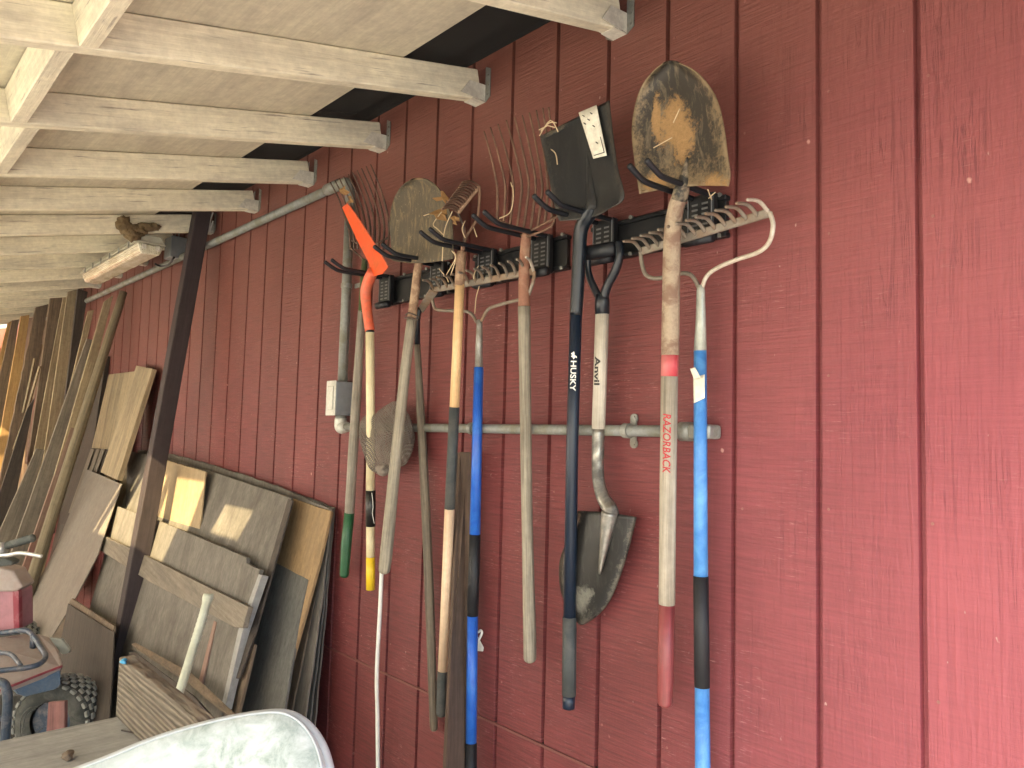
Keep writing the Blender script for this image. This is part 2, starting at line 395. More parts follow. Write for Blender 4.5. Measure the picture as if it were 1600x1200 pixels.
M['bd_sungold'] = wood('sun_gold_board', (.52, .34, .14), (.36, .21, .08), stain=(.25, .16, .08), bs=.4)  # golden sunlight on the boards is put into this wood colour
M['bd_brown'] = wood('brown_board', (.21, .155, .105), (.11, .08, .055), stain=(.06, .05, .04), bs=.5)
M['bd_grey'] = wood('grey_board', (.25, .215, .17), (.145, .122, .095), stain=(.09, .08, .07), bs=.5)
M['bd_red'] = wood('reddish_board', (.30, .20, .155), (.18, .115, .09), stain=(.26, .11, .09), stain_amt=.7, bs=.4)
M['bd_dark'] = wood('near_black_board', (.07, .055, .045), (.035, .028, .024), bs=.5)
M['hardboard'] = wood('dusty_hardboard', (.215, .187, .16), (.190, .165, .14), stain=(.17, .14, .12), bs=.1, stain_amt=.7)
M['ply_grey'] = wood('weathered_plywood', (.188, .172, .150), (.118, .107, .093), sc_=1.2, stain=(.085, .075, .063), stain_amt=.85, bs=.5)
M['ply_gold'] = wood('varnished_plywood', (.36, .24, .12), (.22, .14, .07), sc_=.7, stain=(.20, .14, .08), stain_amt=.6, bs=.3)
M['ply_blue'] = wood('blue_grey_plywood', (.145, .145, .136), (.075, .074, .070), sc_=1.2, stain=(.10, .095, .085), bs=.8)
M['ply_sunlit'] = wood('sunlit_plywood', (.40, .30, .18), (.31, .23, .13), sc_=.7, stain=(.30, .22, .13), stain_amt=.5, bs=.2)  # lighter plywood tone that carries the sun patch in its colour
M['pale_edge'] = plain('pale_split_edge', (.34, .34, .33), .8, dirt=(.18, .17, .16), damt=.7)
def ridged():
    m, nt, b = newmat('raised_grain', .85)
    w_ = nt.nodes.new('ShaderNodeTexWave'); w_.bands_direction = 'X'; w_.inputs['Scale'].default_value = 24; w_.inputs['Distortion'].default_value = 5; w_.inputs['Detail'].default_value = 3; w_.inputs['Detail Scale'].default_value = 1.2
    L(nt, coord(nt, 'Object', (1, 1, .16)), w_.inputs['Vector'])
    n = noise(nt, coord(nt, 'Object', (1, 1, .2)), 60, 5, .65)
    col = ramp(nt, w_.outputs['Fac'], [(.1, (.13, .108, .082)), (.75, (.25, .212, .162))]); col = mix(nt, .6, col, ramp(nt, n, [(.3, .6), (.7, 1.05)]), 'MULTIPLY')
    L(nt, col, b.inputs['Base Color']); bump(nt, b, w_.outputs['Fac'], 1, .006); return m
M['plank'] = ridged() if True else wood('ridged_grain_plank', (.26, .215, .155), (.10, .08, .058), sc_=.5, bs=1.0)
M['bench'] = wood('dusty_grey_benchtop', (.36, .36, .34), (.24, .24, .225), stain=(.44, .43, .40), bs=.7)
def sun_pane_mat():
    m, nt, b = newmat('added_sun_pane', .6)  # translucent film for the added roof panes
    o = nt.nodes['Material Output']; t = nt.nodes.new('ShaderNodeBsdfTransparent'); t.inputs[0].default_value = (1, .90, .68, 1)
    d = nt.nodes.new('ShaderNodeBsdfTranslucent'); d.inputs[0].default_value = (.75, .68, .52, 1)
    mx = nt.nodes.new('ShaderNodeMixShader'); n = noise(nt, coord(nt, 'Object', (1, 1, 1)), 3, 4, .6)
    L(nt, ramp(nt, n, [(.3, .12), (.7, .3)]), mx.inputs[0]); L(nt, t.outputs[0], mx.inputs[1]); L(nt, d.outputs[0], mx.inputs[2]); L(nt, mx.outputs[0], o.inputs[0]); return m
M['sun_pane'] = sun_pane_mat()
M['lens'] = None
M['ground'] = None

# ---------------------------------------------------------------- ground and end building
def ground():
    m, nt, b = newmat('dry_dirt', .95)
    v = coord(nt, 'Object', (1, 1, 1), False); n = noise(nt, v, 1.2, 8, .65); n2 = noise(nt, v, 40, 5, .7)
    col = ramp(nt, n, [(.3, (.38, .34, .28)), (.7, (.52, .48, .41))]); col = mix(nt, .5, col, ramp(nt, n2, [(.3, .6), (.7, 1.1)]), 'MULTIPLY')
    L(nt, col, b.inputs['Base Color']); bump(nt, b, n2, .8, .02)
    s = 120; o = obj('ground', [(-s, -s, 0), (s, -s, 0), (s, s, 0), (-s, s, 0)], [(0, 1, 2, 3)], m)
    o['kind'] = 'structure'
ground()

# ---------------------------------------------------------------- siding wall
X0, S = -0.567, 0.2032
def build_wall():
    root = thing('siding_wall', 'dark red wooden barn wall with evenly spaced vertical grooves, tools hung on it', 'wall', (0, 0, 0))
    xs = []                                               # profile (x, y): Y=0 is the outer face, grooves go in
    gw, gd = .0115, .014
    for n in range(62, -9, -1):
        x = X0 - n*S
        xs += [(x-gw/2-.0015, 0), (x-gw/2+.0005, gd), (x+gw/2-.0005, gd), (x+gw/2+.0015, 0)]
    a, b = X0-62*S-.1, X0+8*S+.1
    prof = [(a, 0)]+xs+[(b, 0)]
    def sheet(name, z0, z1):
        mb = MB(); vs = []
        for x, y in prof: vs += [(x, y, z0), (x, y, z1)]
        nb = len(prof); fs = [(2*i, 2*i+2, 2*i+3, 2*i+1) for i in range(nb-1)]
        vs += [(a, .016, z0), (a, .016, z1), (b, .016, z0), (b, .016, z1)]; q = 2*nb
        fs += [(q, q+1, q+3, q+2), (0, 1, q+1, q), (2*nb-2, q+2, q+3, 2*nb-1)]
        fs += [[2*i for i in range(nb)][::-1]+[q, q+2], [2*i+1 for i in range(nb)]+[q+3, q+1]]
        mb.add(vs, fs); return mb.build(name, M['wall'], root, frame=Matrix.Identity(4))
    zj = EYE-.8667
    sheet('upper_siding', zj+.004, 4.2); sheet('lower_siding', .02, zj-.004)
    MB().box((a, -.005, zj-.0035), (b, .004, zj+.0035)).build('joint_flashing', plain('red_brown_flashing', (.17, .06, .05), .6), root, bevel=.001)
    MB().box((a, .018, .0), (b, .12, 4.1)).build('wall_core', M['bd_dark'], root)
    # nail heads beside the grooves
    mb = MB(); random.seed(3)
    for n in range(-4, 24):
        for z in np.arange(.8, 2.7, .3):
            if random.random() < .35: continue
            x = X0-n*S+.022+random.uniform(-.004, .004); z += random.uniform(-.02, .02)
            mb.tube([(x, .001, z), (x, -.0012, z)], .0032, 8)
    mb.build('nail_heads', plain('painted_nail', (.26, .10, .085), .5), root)
build_wall()

# ---------------------------------------------------------------- lean-to roof
def build_roof():
    root = thing('lean_to_roof', 'sloping lean-to roof of cream painted rafters and pale sheathing above the tools', 'roof', (0, 0, RZ))
    RT, RH, OUT = .042, .098, 2.75
    dn = Vector((0, -math.cos(SL), -math.sin(SL)))
    top = Vector((0, 0, RZ))
    rx = [-1.34, -1.948, -2.556, -3.160, -3.757]+[-3.757-.607*k for k in range(1, 12)]
    rx = [.96, .50, -.11, -.73]+rx
    for i, x in enumerate(rx):
        s0 = .012; a = top+dn*s0+Vector((x, 0, 0)); e = top+dn*(OUT/math.cos(SL))+Vector((x, 0, 0))
        a0 = a; a.y = -s0
        sag = random.uniform(-.003, .003)
        ax = Vector((RT/2, 0, 0)); n = RN*RH
        pl = [a-ax, a+ax, e+ax, e-ax]
        fr = frame_of(dn, Vector((1, 0, 0)), (a+e)/2)
        mb = MB().prism([a+ax, e+ax, e+ax+n, a+ax+n], -ax*2)
        r = mb.build('rafter', M['cream'], root, frame=fr, bevel=.003)
        # joist hanger: bottom seat, two cheeks, wall flanges
        h = MB(); t = .002; wv = RT/2+.0035; z0 = a.z-.006
        h.box((x-wv, -.052, z0-.004), (x+wv, -.0015, z0-.001))
        for sgn in (-1, 1):
            X1, X2 = sorted((x+sgn*wv, x+sgn*(wv+t)))
            h.prism([(X2, -.0015, z0), (X2, -.105, z0-.0), (X2, -.070, z0+.050), (X2, -.0015, z0+.055)], (-(X2-X1), 0, 0))
        h.build('joist_hanger', M['galv_paint'], r, frame=None)
        if i >= 4:                                          # triangular painted tab of the hanger on the visible cheek
            pass
        for sgn in (-1, 1):
            X3, X4 = sorted((x+sgn*(wv+t*0+.001), x+sgn*(wv+.026)))
            MB().prism([(X3, -.0036, z0-.005), (X4, -.0036, z0+.010), (X4, -.0036, z0+.105), (X3, -.0036, z0+.118)] if sgn > 0 else [(X3, -.0036, z0+.010), (X4, -.0036, z0-.005), (X4, -.0036, z0+.118), (X3, -.0036, z0+.105)], (0, .0024, 0)).build('hanger_flange', M['galv'], r)
        nl = MB()
        for sgn in (-1, 1):
            for dz in (.02, .05, .085):
                xx = x+sgn*(wv+.014); nl.tube([(xx, -.003, z0+dz), (xx, -.0055, z0+dz)], .004, 8)
        nl.build('hanger_nail', M['galv'], r)
    # blocking between the rafters
    xs = sorted(rx)
    for i in range(len(xs)-1):
        o_ = 1.19+(.028 if i % 2 else -.012); c0, c1 = xs[i]+RT/2+.001, xs[i+1]-RT/2-.001
        p = top+dn*(o_/math.cos(SL)); hv = RN*(RH-.004)
        mb = MB().prism([Vector((c0, p.y, p.z))+dn*.021+RN*.001, Vector((c1, p.y, p.z))+dn*.021+RN*.001,
                         Vector((c1, p.y, p.z))+dn*.021+hv, Vector((c0, p.y, p.z))+dn*.021+hv], -dn*.042)
        c = Vector(((c0+c1)/2, p.y, p.z))
        mb.build('blocking', M['cream'], root, frame=frame_of(Vector((1, 0, 0)), dn, c), bevel=.002)
    # sheathing boards: openings near the eave added to shape the sun patches
    def sheet(x0, x1, o0, o1, name='sheathing_panel', h0=RH+.002, h1=RH+.014, m=M['sheath']):
        p0 = top+dn*(o0/math.cos(SL)); p1 = top+dn*(o1/math.cos(SL))
        q = [Vector((x0, p0.y, p0.z))+RN*h0, Vector((x1, p0.y, p0.z))+RN*h0, Vector((x1, p1.y, p1.z))+RN*h0, Vector((x0, p1.y, p1.z))+RN*h0]
        mb = MB().prism(q, RN*(h1-h0)); c = sum(q, Vector())/4
        return mb.build(name, m, root, frame=frame_of(Vector((1, 0, 0)), dn, c))
    bx = [1.0, -.11, -1.34, -2.556, -3.757, -4.97, -6.18, -7.40, -8.61, -10.2]
    for a, b in zip(bx[:-1], bx[1:]):
        sheet(b+.002, a-.002, .305+random.uniform(-.01, .01), 1.5)
        sheet(b+.001, a-.001, .10, 1.5, 'roofing_sheet', RH+.03, RH+.045, M['felt'])
    # outer courses: unseen openings added to let sunlight onto the stacked timber
    def outer(x0, x1, o0, o1):
        sheet(x0+.002, x1-.002, o0, o1); sheet(x0+.001, x1-.001, o0, o1, 'roofing_sheet', RH+.03, RH+.045, M['felt'])
    ed = [-10.2]
    for h0, h1, p0, p1 in HOLES:
        outer(ed[-1], h0, 1.504, OUT+.03)
        if p0 > 1.51: outer(h0, h1, 1.504, p0)
        if p1 < OUT: outer(h0, h1, p1, OUT+.03)
        ed.append(h1)
        sheet(h0-.03, h1+.03, p0-.03, min(p1, OUT)+.03, 'sun_patch_pane', RH+.05, RH+.053, M['sun_pane'])  # added pane, out of view, that thins the sun through the opening
    outer(ed[-1], 1.0, 1.504, OUT+.03)
    sheet(-10.2, 1.0, -.004, .16, 'wall_flashing', RH+.047, RH+.052, M['felt'])
    MB().box((-10.2, -.03, roofz(0, RH+.045)), (1.0, -.0012, roofz(0, RH+.16))).build('wall_flashing', M['felt'], root)
    # eave beam and posts
    zb = roofz(2.6)
    MB().box((-10.2, -2.64, zb-.143), (1.0, -2.60, zb-.012)).build('eave_beam', M['cream'], root, bevel=.003)
    for x in (.9, -2.0, -5.9, -9.9):
        MB().box((x-.045, -2.665, -RZ*0+.0), (x+.045, -2.575, zb-.145)).build('post', M['cream'], root, bevel=.004)
# out-of-view roof openings added to throw sun patches (x0, x1, off0, off1)
HOLES = [(-10.1, -7.6, 1.504, 2.8), (-4.40, -3.185, 1.58, 2.12), (-2.92, -2.58, 1.66, 1.86)]
build_roof()

# ---------------------------------------------------------------- more materials
def blade_mat(name, dark, soil, patches, rim=None, met=.35, rough=.5, streak=(.3, .27, .2), streak_amt=.5, specks=None, edge=.12, grit=.5):
    m, nt, b = newmat(name, rough, met)
    tc = nt.nodes.new('ShaderNodeTexCoord'); sp = nt.nodes.new('ShaderNodeSeparateXYZ'); L(nt, tc.outputs['UV'], sp.inputs[0])
    U, V = sp.outputs[0], sp.outputs[1]
    v = coord(nt, 'Object', (1, 1, 1)); n = noise(nt, v, 22, 6, .7, .5); n2 = noise(nt, v, 110, 5, .75)
    st = noise(nt, coord(nt, 'Object', (1, 1, .25)), 45, 5, .7, .8)
    col = mix(nt, math_(nt, 'MULTIPLY', ramp(nt, st, [(.5, 0), (.68, 1)]), streak_amt), dark, streak)
    if rim:
        eu = math_(nt, 'ABSOLUTE', U)
        e = math_(nt, 'MAXIMUM', eu, math_(nt, 'SUBTRACT', 1.0, V))
        f = ramp(nt, math_(nt, 'ADD', e, math_(nt, 'MULTIPLY', math_(nt, 'SUBTRACT', math_(nt, 'MULTIPLY_ADD', n2, .5, math_(nt, 'MULTIPLY', n, .5)), .5), 1.6)), [(1-edge*2.6, 0), (1+edge*.3, 1)])
        col = mix(nt, math_(nt, 'MULTIPLY', f, .85), col, rim)
    msum = None
    for pu, pv, ru, rv in patches:
        du = math_(nt, 'DIVIDE', math_(nt, 'SUBTRACT', U, pu), ru); dv = math_(nt, 'DIVIDE', math_(nt, 'SUBTRACT', V, pv), rv)
        d = math_(nt, 'SQRT', math_(nt, 'ADD', math_(nt, 'MULTIPLY', du, du), math_(nt, 'MULTIPLY', dv, dv)))
        d = math_(nt, 'ADD', d, math_(nt, 'MULTIPLY', math_(nt, 'SUBTRACT', n, .5), 2.6))
        f = ramp(nt, math_(nt, 'ADD', d, math_(nt, 'MULTIPLY', math_(nt, 'SUBTRACT', n2, .5), 1.8)), [(.55, 1), (1.15, 0)]); msum = f if msum is None else math_(nt, 'MAXIMUM', msum, f)
    if msum is not None:
        sc2 = mix(nt, .6, soil, ramp(nt, n2, [(.3, .5), (.7, 1.1)]), 'MULTIPLY'); col = mix(nt, msum, col, sc2)
        L(nt, math_(nt, 'MULTIPLY_ADD', msum, .93-rough, rough), b.inputs['Roughness']); L(nt, math_(nt, 'MULTIPLY_ADD', msum, -met, met), b.inputs['Metallic'])
        h = math_(nt, 'ADD', math_(nt, 'MULTIPLY', n2, .4), math_(nt, 'MULTIPLY', msum, math_(nt, 'MULTIPLY_ADD', n2, 1.2, .6)))
    else: h = n2
    if specks: col = mix(nt, ramp(nt, n2, [(.60, 0), (.68, 1)]), col, specks)
    L(nt, col, b.inputs['Base Color']); bump(nt, b, h, .6, .002)
    return m
def net_mat():
    m, nt, b = newmat('brown_mesh_net', .9, 0, (.12, .095, .075))
    tc = nt.nodes.new('ShaderNodeTexCoord'); sp = nt.nodes.new('ShaderNodeSeparateXYZ'); L(nt, tc.outputs['UV'], sp.inputs[0])
    a = math_(nt, 'SINE', math_(nt, 'MULTIPLY', math_(nt, 'ADD', sp.outputs[0], sp.outputs[1]), 105*3.14159))
    c = math_(nt, 'SINE', math_(nt, 'MULTIPLY', math_(nt, 'SUBTRACT', sp.outputs[0], sp.outputs[1]), 105*3.14159))
    n = noise(nt, coord(nt, 'Object', (1, 1, 1)), 9, 4, .6)
    p = math_(nt, 'MULTIPLY', math_(nt, 'ABSOLUTE', a), math_(nt, 'ABSOLUTE', c))
    hole = ramp(nt, math_(nt, 'ADD', p, math_(nt, 'MULTIPLY', n, .35)), [(.66, 0), (.72, 1)])
    col = mix(nt, ramp(nt, n, [(.35, 0), (.65, 1)]), (.115, .095, .08), (.22, .185, .155)); col = mix(nt, ramp(nt, p, [(.25, 0), (.6, 1)]), col, (.08, .066, .055))
    L(nt, col, b.inputs['Base Color']); L(nt, math_(nt, 'SUBTRACT', 1.0, math_(nt, 'MULTIPLY', hole, .9)), b.inputs['Alpha'])
    bump(nt, b, p, .6, .003)
    return m
M['net'] = net_mat()
def lens_mat():
    m, nt, b = newmat('prismatic_lens', .22, 0, (.58, .56, .44))
    b.inputs['Coat Weight'].default_value = .6
    tc = nt.nodes.new('ShaderNodeTexCoord'); sp = nt.nodes.new('ShaderNodeSeparateXYZ'); L(nt, coord(nt, 'Object', (1, 1, 1), False), sp.inputs[0])
    a = math_(nt, 'SINE', math_(nt, 'MULTIPLY', sp.outputs[1], 700)); c = math_(nt, 'SINE', math_(nt, 'MULTIPLY', sp.outputs[2], 700)); bump(nt, b, math_(nt, 'ADD', a, c), .6, .002)
    n = noise(nt, coord(nt, 'Object', (.3, 1, 1)), 20, 4, .7); L(nt, mix(nt, ramp(nt, n, [(.4, 0), (.7, 1)]), (.50, .47, .34), (.80, .78, .64)), b.inputs['Base Color'])
    return m
M['lens'] = lens_mat()
M['razblade'] = blade_mat('digging_blade_with_soil', (.036, .031, .025), (.33, .20, .085), [(-.05, .42, .44, .19), (-.45, .50, .14, .18), (.7, .03, .35, .12), (-.6, .08, .3, .1)], rim=(.24, .175, .10), streak=(.21, .17, .11), streak_amt=.7, edge=.10)
M['rustyblade'] = blade_mat('old_rust_blade', (.085, .070, .048), (.30, .20, .11), [(.0, .97, .75, .07)], met=.05, rough=.85, streak=(.25, .18, .09), streak_amt=.6, specks=(.24, .19, .115))
M['digb'] = blade_mat('worn_steel_blade', (.028, .027, .026), (.15, .145, .12), [(-.15, .30, .40, .15), (.9, .02, .12, .04)], met=.55, rough=.36, rim=(.12, .11, .09), streak=(.10, .10, .09), streak_amt=.4, edge=.07)
M['sqb'] = blade_mat('black_enamel_blade', (.011, .013, .015), (.08, .07, .05), [(-.6, .98, .5, .06)], met=.1, rough=.40, streak=(.03, .03, .028), streak_amt=.5, edge=.06, rim=(.04, .037, .032))

M['rzneck'] = metal('black_worn_neck', (.03, .028, .025), rust=(.30, .24, .16), amt=.8, rough=.55, met=.2, sc_=2.5)
def text_mesh(s, size, bold=0.0, shear=0.0):
    cu = bpy.data.curves.new('txt', 'FONT'); cu.body = s; cu.size = size; cu.offset = bold; cu.shear = shear
    cu.align_x = 'LEFT'; cu.align_y = 'CENTER'; cu.resolution_u = 3
    t = bpy.data.objects.new('txt', cu); C.objects.link(t)
    dg = bpy.context.evaluated_depsgraph_get(); me = bpy.data.meshes.new_from_object(t.evaluated_get(dg))
    bpy.data.objects.remove(t); bpy.data.curves.remove(cu); return me
def bend_text(name, s, p0, p1, r, m, parent, shift=0.0, cap=None, bold=0.0, shear=0.0, squeeze=1.0, me=None):
    """lettering that reads from p0 towards p1 along a round handle, tops to the right; cap = letter height"""
    ax = (p1-p0); ln = ax.length; ax.normalize()
    e1 = (CAM-p0); e1 = (e1-ax*e1.dot(ax)).normalized(); e2 = ax.cross(e1)*-1
    if e2.dot(rt) < 0: e2 = -e2
    me = me or text_mesh(s, 1.0, bold, shear)
    bm = bmesh.new(); bm.from_mesh(me)
    xs = [v.co.x for v in bm.verts]; ys = [v.co.y for v in bm.verts]; w_, h_ = max(xs)-min(xs), max(ys)-min(ys)
    hgt = cap; fx = ln/w_; fy = hgt/h_; cy = (max(ys)+min(ys))/2
    for v in bm.verts: v.co = Vector(((v.co.x-min(xs))*fx, (v.co.y-cy)*fy, 0))
    for k in range(-5, 6):
        bmesh.ops.bisect_plane(bm, geom=bm.verts[:]+bm.edges[:]+bm.faces[:], plane_co=(0, k*hgt/10, 0), plane_no=(0, 1, 0))
    vs = []
    for v in bm.verts:
        a = (v.co.y+shift)/r; vs.append(p0+ax*v.co.x+(e1*math.cos(a)+e2*math.sin(a))*(r+.0007))
    bm.faces.ensure_lookup_table(); fs = [[v.index for v in f.verts] for f in bm.faces]
    bm.free(); return obj(name, vs, fs, m, parent)
def grid_px(name, rows, off, m, parent, nu=13, nt_=18, thick=.0022, solid=True):
    """surface through pixel rows [L, C, R], offset from the wall off(t, u)"""
    n = len(rows); vs = []; uv = []
    def at(a, t, k):
        f = t*(n-1); i = min(int(f), n-2); g = f-i
        q = [rows[max(i-1, 0)][k], rows[i][k], rows[i+1][k], rows[min(i+2, n-1)][k]]
        return tuple(.5*((2*q[1][j])+(q[2][j]-q[0][j])*g+(2*q[0][j]-5*q[1][j]+4*q[2][j]-q[3][j])*g*g+(3*q[1][j]-q[0][j]-3*q[2][j]+q[3][j])*g**3) for j in (0, 1))
    for i in range(nt_+1):
        t = i/nt_; l, c, r = at(0, t, 0), at(0, t, 1), at(0, t, 2)
        for j in range(nu):
            u = -1+2*j/(nu-1)
            x = l[0]*u*(u-1)/2+c[0]*(1-u*u)+r[0]*u*(u+1)/2; y = l[1]*u*(u-1)/2+c[1]*(1-u*u)+r[1]*u*(u+1)/2
            vs.append(W(x, y, off(t, u))); uv.append((u, 1-t))
    fs = [(i*nu+j, i*nu+j+1, (i+1)*nu+j+1, (i+1)*nu+j) for i in range(nt_) for j in range(nu-1)]
    return obj(name, vs, fs, m, parent, smooth=True, uvs=uv, solid=thick if solid else 0)
def quadgrid(name, c4, offs, m, parent, n=6):
    """thin sheet between four pixel corners TL TR BR BL"""
    vs = []; tl, tr, br, bl = c4
    for i in range(n+1):
        for j in range(n+1):
            a, b = i/n, j/n
            x = (tl[0]*(1-b)+tr[0]*b)*(1-a)+(bl[0]*(1-b)+br[0]*b)*a; y = (tl[1]*(1-b)+tr[1]*b)*(1-a)+(bl[1]*(1-b)+br[1]*b)*a
            vs.append(W(x, y, offs(x, y)))
    q = n+1; fs = [(i*q+j, i*q+j+1, (i+1)*q+j+1, (i+1)*q+j) for i in range(n) for j in range(n)]
    return obj(name, vs, fs, m, parent, smooth=True, solid=.0006)
def noisy_blob(name, centre, rad, m, parent=None, amp=.3, freq=40, sub=3, flat=(1, 1, 1), seed=0):
    bm = bmesh.new(); bmesh.ops.create_icosphere(bm, subdivisions=sub, radius=1)
    vs = []
    for v in bm.verts:
        d = 1+amp*mnoise.noise(Vector(v.co)*freq*max(rad)+Vector((seed, 3, 1)))+amp*.4*mnoise.noise(Vector(v.co)*freq*max(rad)*3+Vector((seed, 9, 1)))
        vs.append(Vector(centre)+Vector((v.co.x*rad[0], v.co.y*rad[1], v.co.z*rad[2]))*d)
    fs = [[v.index for v in f.verts] for f in bm.faces]; bm.free()
    return obj(name, vs, fs, m, parent, smooth=True)

# ---------------------------------------------------------------- tool racks
def rack(x0, x1, mods, label):
    zt, zb = EYE+.5885, EYE+.4875
    root = thing('tool_rack', label, 'tool rack', ((x0+x1)/2, 0, zb), 'black steel tool racks screwed to the siding')
    b = MB().box((x0, -.016, zb+.012), (x1, -.002, zt-.012)); b.build('back_plate', M['blacksteel'], root, bevel=.001)
    for za, zc in ((zt-.0115, zt), (zb, zb+.0115)):
        MB().box((x0-.004, -.024, za), (x1+.004, -.0015, zc)).build('rail', M['blacksteel'], root, bevel=.002)
    for x in (x0+.012, (x0*2+x1)/3, (x0+2*x1)/3, x1-.012):
        for z in (zt+.001, zb+.004):
            MB().tube([(x, -.020, z), (x, -.0275, z)], .0052, 12).build('screw', M['galv'], root, smooth=False)
    for mx in mods:
        br = MB().box((mx-.037, -.046, zb-.006), (mx+.037, -.0245, zt+.006)).build('hook_bracket', M['blacksteel'], root, bevel=.003)
        sl_ = MB()
        for cx in (-.014, .014):
            for k in range(6): sl_.box((mx+cx-.0085, -.0475, zb+.018+k*.0125), (mx+cx+.0085, -.0462, zb+.0225+k*.0125))
        sl_.build('slots', M['hole'], br)
        for cx in (-.033, .033): MB().tube([(mx+cx, -.0475, zb+.004), (mx+cx, -.0475, zt-.002)], .0016, 6).build('bracket_edge', M['hole'], br)
        MB().tube([(mx-.038, -.05, zb-.004), (mx+.038, -.05, zb-.004)], .013, 14).build('lower_roller', M['blackrub'], root, smooth=True)
        for s in (-1, 1):
            x = mx+s*.024; z0 = zt+.001
            MB().tube([(x, -.03, z0), (x, -.12, z0-.001), (x, -.215, z0-.003), (x, -.245, z0+.003), (x, -.28, z0+.019)], [.0070]*5, 12, smoothpath=4, round_end=True).build('hook', M['blackrub'], root, smooth=True)
rack(-2.476, -2.058, (-2.435, -2.105), 'black tool rack furthest left, holding the orange-necked tool and the old round shovel')
rack(-1.935, -1.512, (-1.845, -1.594), 'middle black tool rack holding the wire-tined fork with a brown ferrule')
rack(-1.412, -.990, (-1.350, -1.042), 'black tool rack furthest right, holding the two big shovel blades')

# ---------------------------------------------------------------- conduit run
def conduit():
    root = thing('conduit_run', 'grey electrical conduit with elbows and a small switch box running along the red siding', 'conduit', tuple(W(535, 662, .03)))
    o = .032
    zt = W(500, 303, o).z; a = W(60, 487, o); a.z = zt
    top = W(512, 297, o); top.z = zt
    MB().tube([a, top], .0195, 18).build('upper_pipe', M['conduit'], root, smooth=True)
    c1 = W(531, 288, o); c1.z = zt
    MB().tube([W(511, 297, o), W(529, 289, o)], .024, 18).build('coupling', M['conduit'], root, smooth=True)
    xv = W(540, 480, o).x
    pv = Vector((xv, -o, 0))
    MB().tube([Vector((c1.x-.02, -o, zt)), Vector((c1.x+.0, -o, zt)), Vector(((c1.x+xv)/2+.01, -o, zt-.004)), Vector((xv-.012, -o, zt-.035)), Vector((xv, -o, zt-.085)), Vector((xv, -o, zt-.14))], .021, 16, smoothpath=5).build('bend', M['conduit'], root, smooth=True)
    zbx = W(533, 597, o).z
    MB().tube([(xv, -o, zt-.12), (xv, -o, zbx-.004)], .0195, 18).build('drop_pipe', M['conduit'], root, smooth=True)
    st = MB(); zs = W(540, 447, o).z
    st.tube([(xv, -o, zs-.009), (xv, -o, zs+.009)], .0225, 18); st.box((xv+.02, -.006, zs-.009), (xv+.06, -.0015, zs+.009)); st.build('strap', M['galv'], root, smooth=False)
    # switch box
    zb0 = zbx-.135
    bx_ = MB().box((xv-.036, -.078, zb0), (xv+.036, -.004, zbx)).build('switch_box', M['boxgrey'], root, bevel=.004, bseg=2)
    MB().box((xv-.038, -.0815, zb0-.002), (xv+.038, -.0788, zbx+.002)).build('cover', M['boxlid'], bx_, bevel=.002)
    MB().box((xv-.022, -.086, zb0+.02), (xv+.022, -.082, zbx-.02)).build('raised_plate', M['boxlid'], bx_, bevel=.003)
    zp = W(700, 669, o).z
    MB().tube([(xv, -o, zb0+.004), (xv, -o, zb0-.03)], .022, 18).build('coupling', M['galv'], root, smooth=True)
    MB().tube([(xv, -o, zb0-.025), (xv, -o, zp+.01)], .018, 18).build('nipple', M['conduit'], root, smooth=True)
    MB().tube([(xv, -o, zp+.035), (xv, -o, zp+.005), (xv+.012, -o, zp-.004), (xv+.045, -o, zp)], [.024, .025, .025, .022], 16, smoothpath=3).build('elbow', M['boxlid'], root, smooth=True)
    xe = W(1075, 676, o).x
    MB().tube([(xv+.03, -o, zp), (xe, -o, zp)], .0145, 18).build('lower_pipe', M['conduit'], root, smooth=True)
    for px in (738, 980):
        xs = W(px, 672, o).x; s = MB(); s.tube([(xs-.009, -o, zp), (xs+.009, -o, zp)], .0195, 18)
        for sg in (-1, 1):
            s.tube([(xs, -.0015, zp+sg*.033), (xs, -.006, zp+sg*.033)], .012, 14); s.box((xs-.009, -.009, min(zp+sg*.014, zp+sg*.033)), (xs+.009, -.0025, max(zp+sg*.014, zp+sg*.033)))
            s.tube([(xs, -.006, zp+sg*.035), (xs, -.0095, zp+sg*.035)], .005, 10)
        s.build('strap', M['galv'], root)
    MB().tube([(xe-.02, -o, zp), (xe+.012, -o, zp)], .023, 18).build('connector', M['galv'], root, smooth=True)
    MB().box((xe+.012, -.055, zp-.017), (xe+.075, -.003, zp+.017)).build('end_fitting', M['galv'], root, bevel=.008, bseg=3)
    # dark junction box and loose cable behind the lamp
    j = W(276, 388, .06); MB().box((j.x-.10, -.10, j.z-.06), (j.x+.02, -.004, j.z+.07)).build('junction_box', M['boxgrey'], root, bevel=.004)
    wires('loose_cable', [[(242, 412, .14), (252, 416, .10), (264, 413, .08), (272, 402, .09)]], .006, M['blackrub'], root)
conduit()

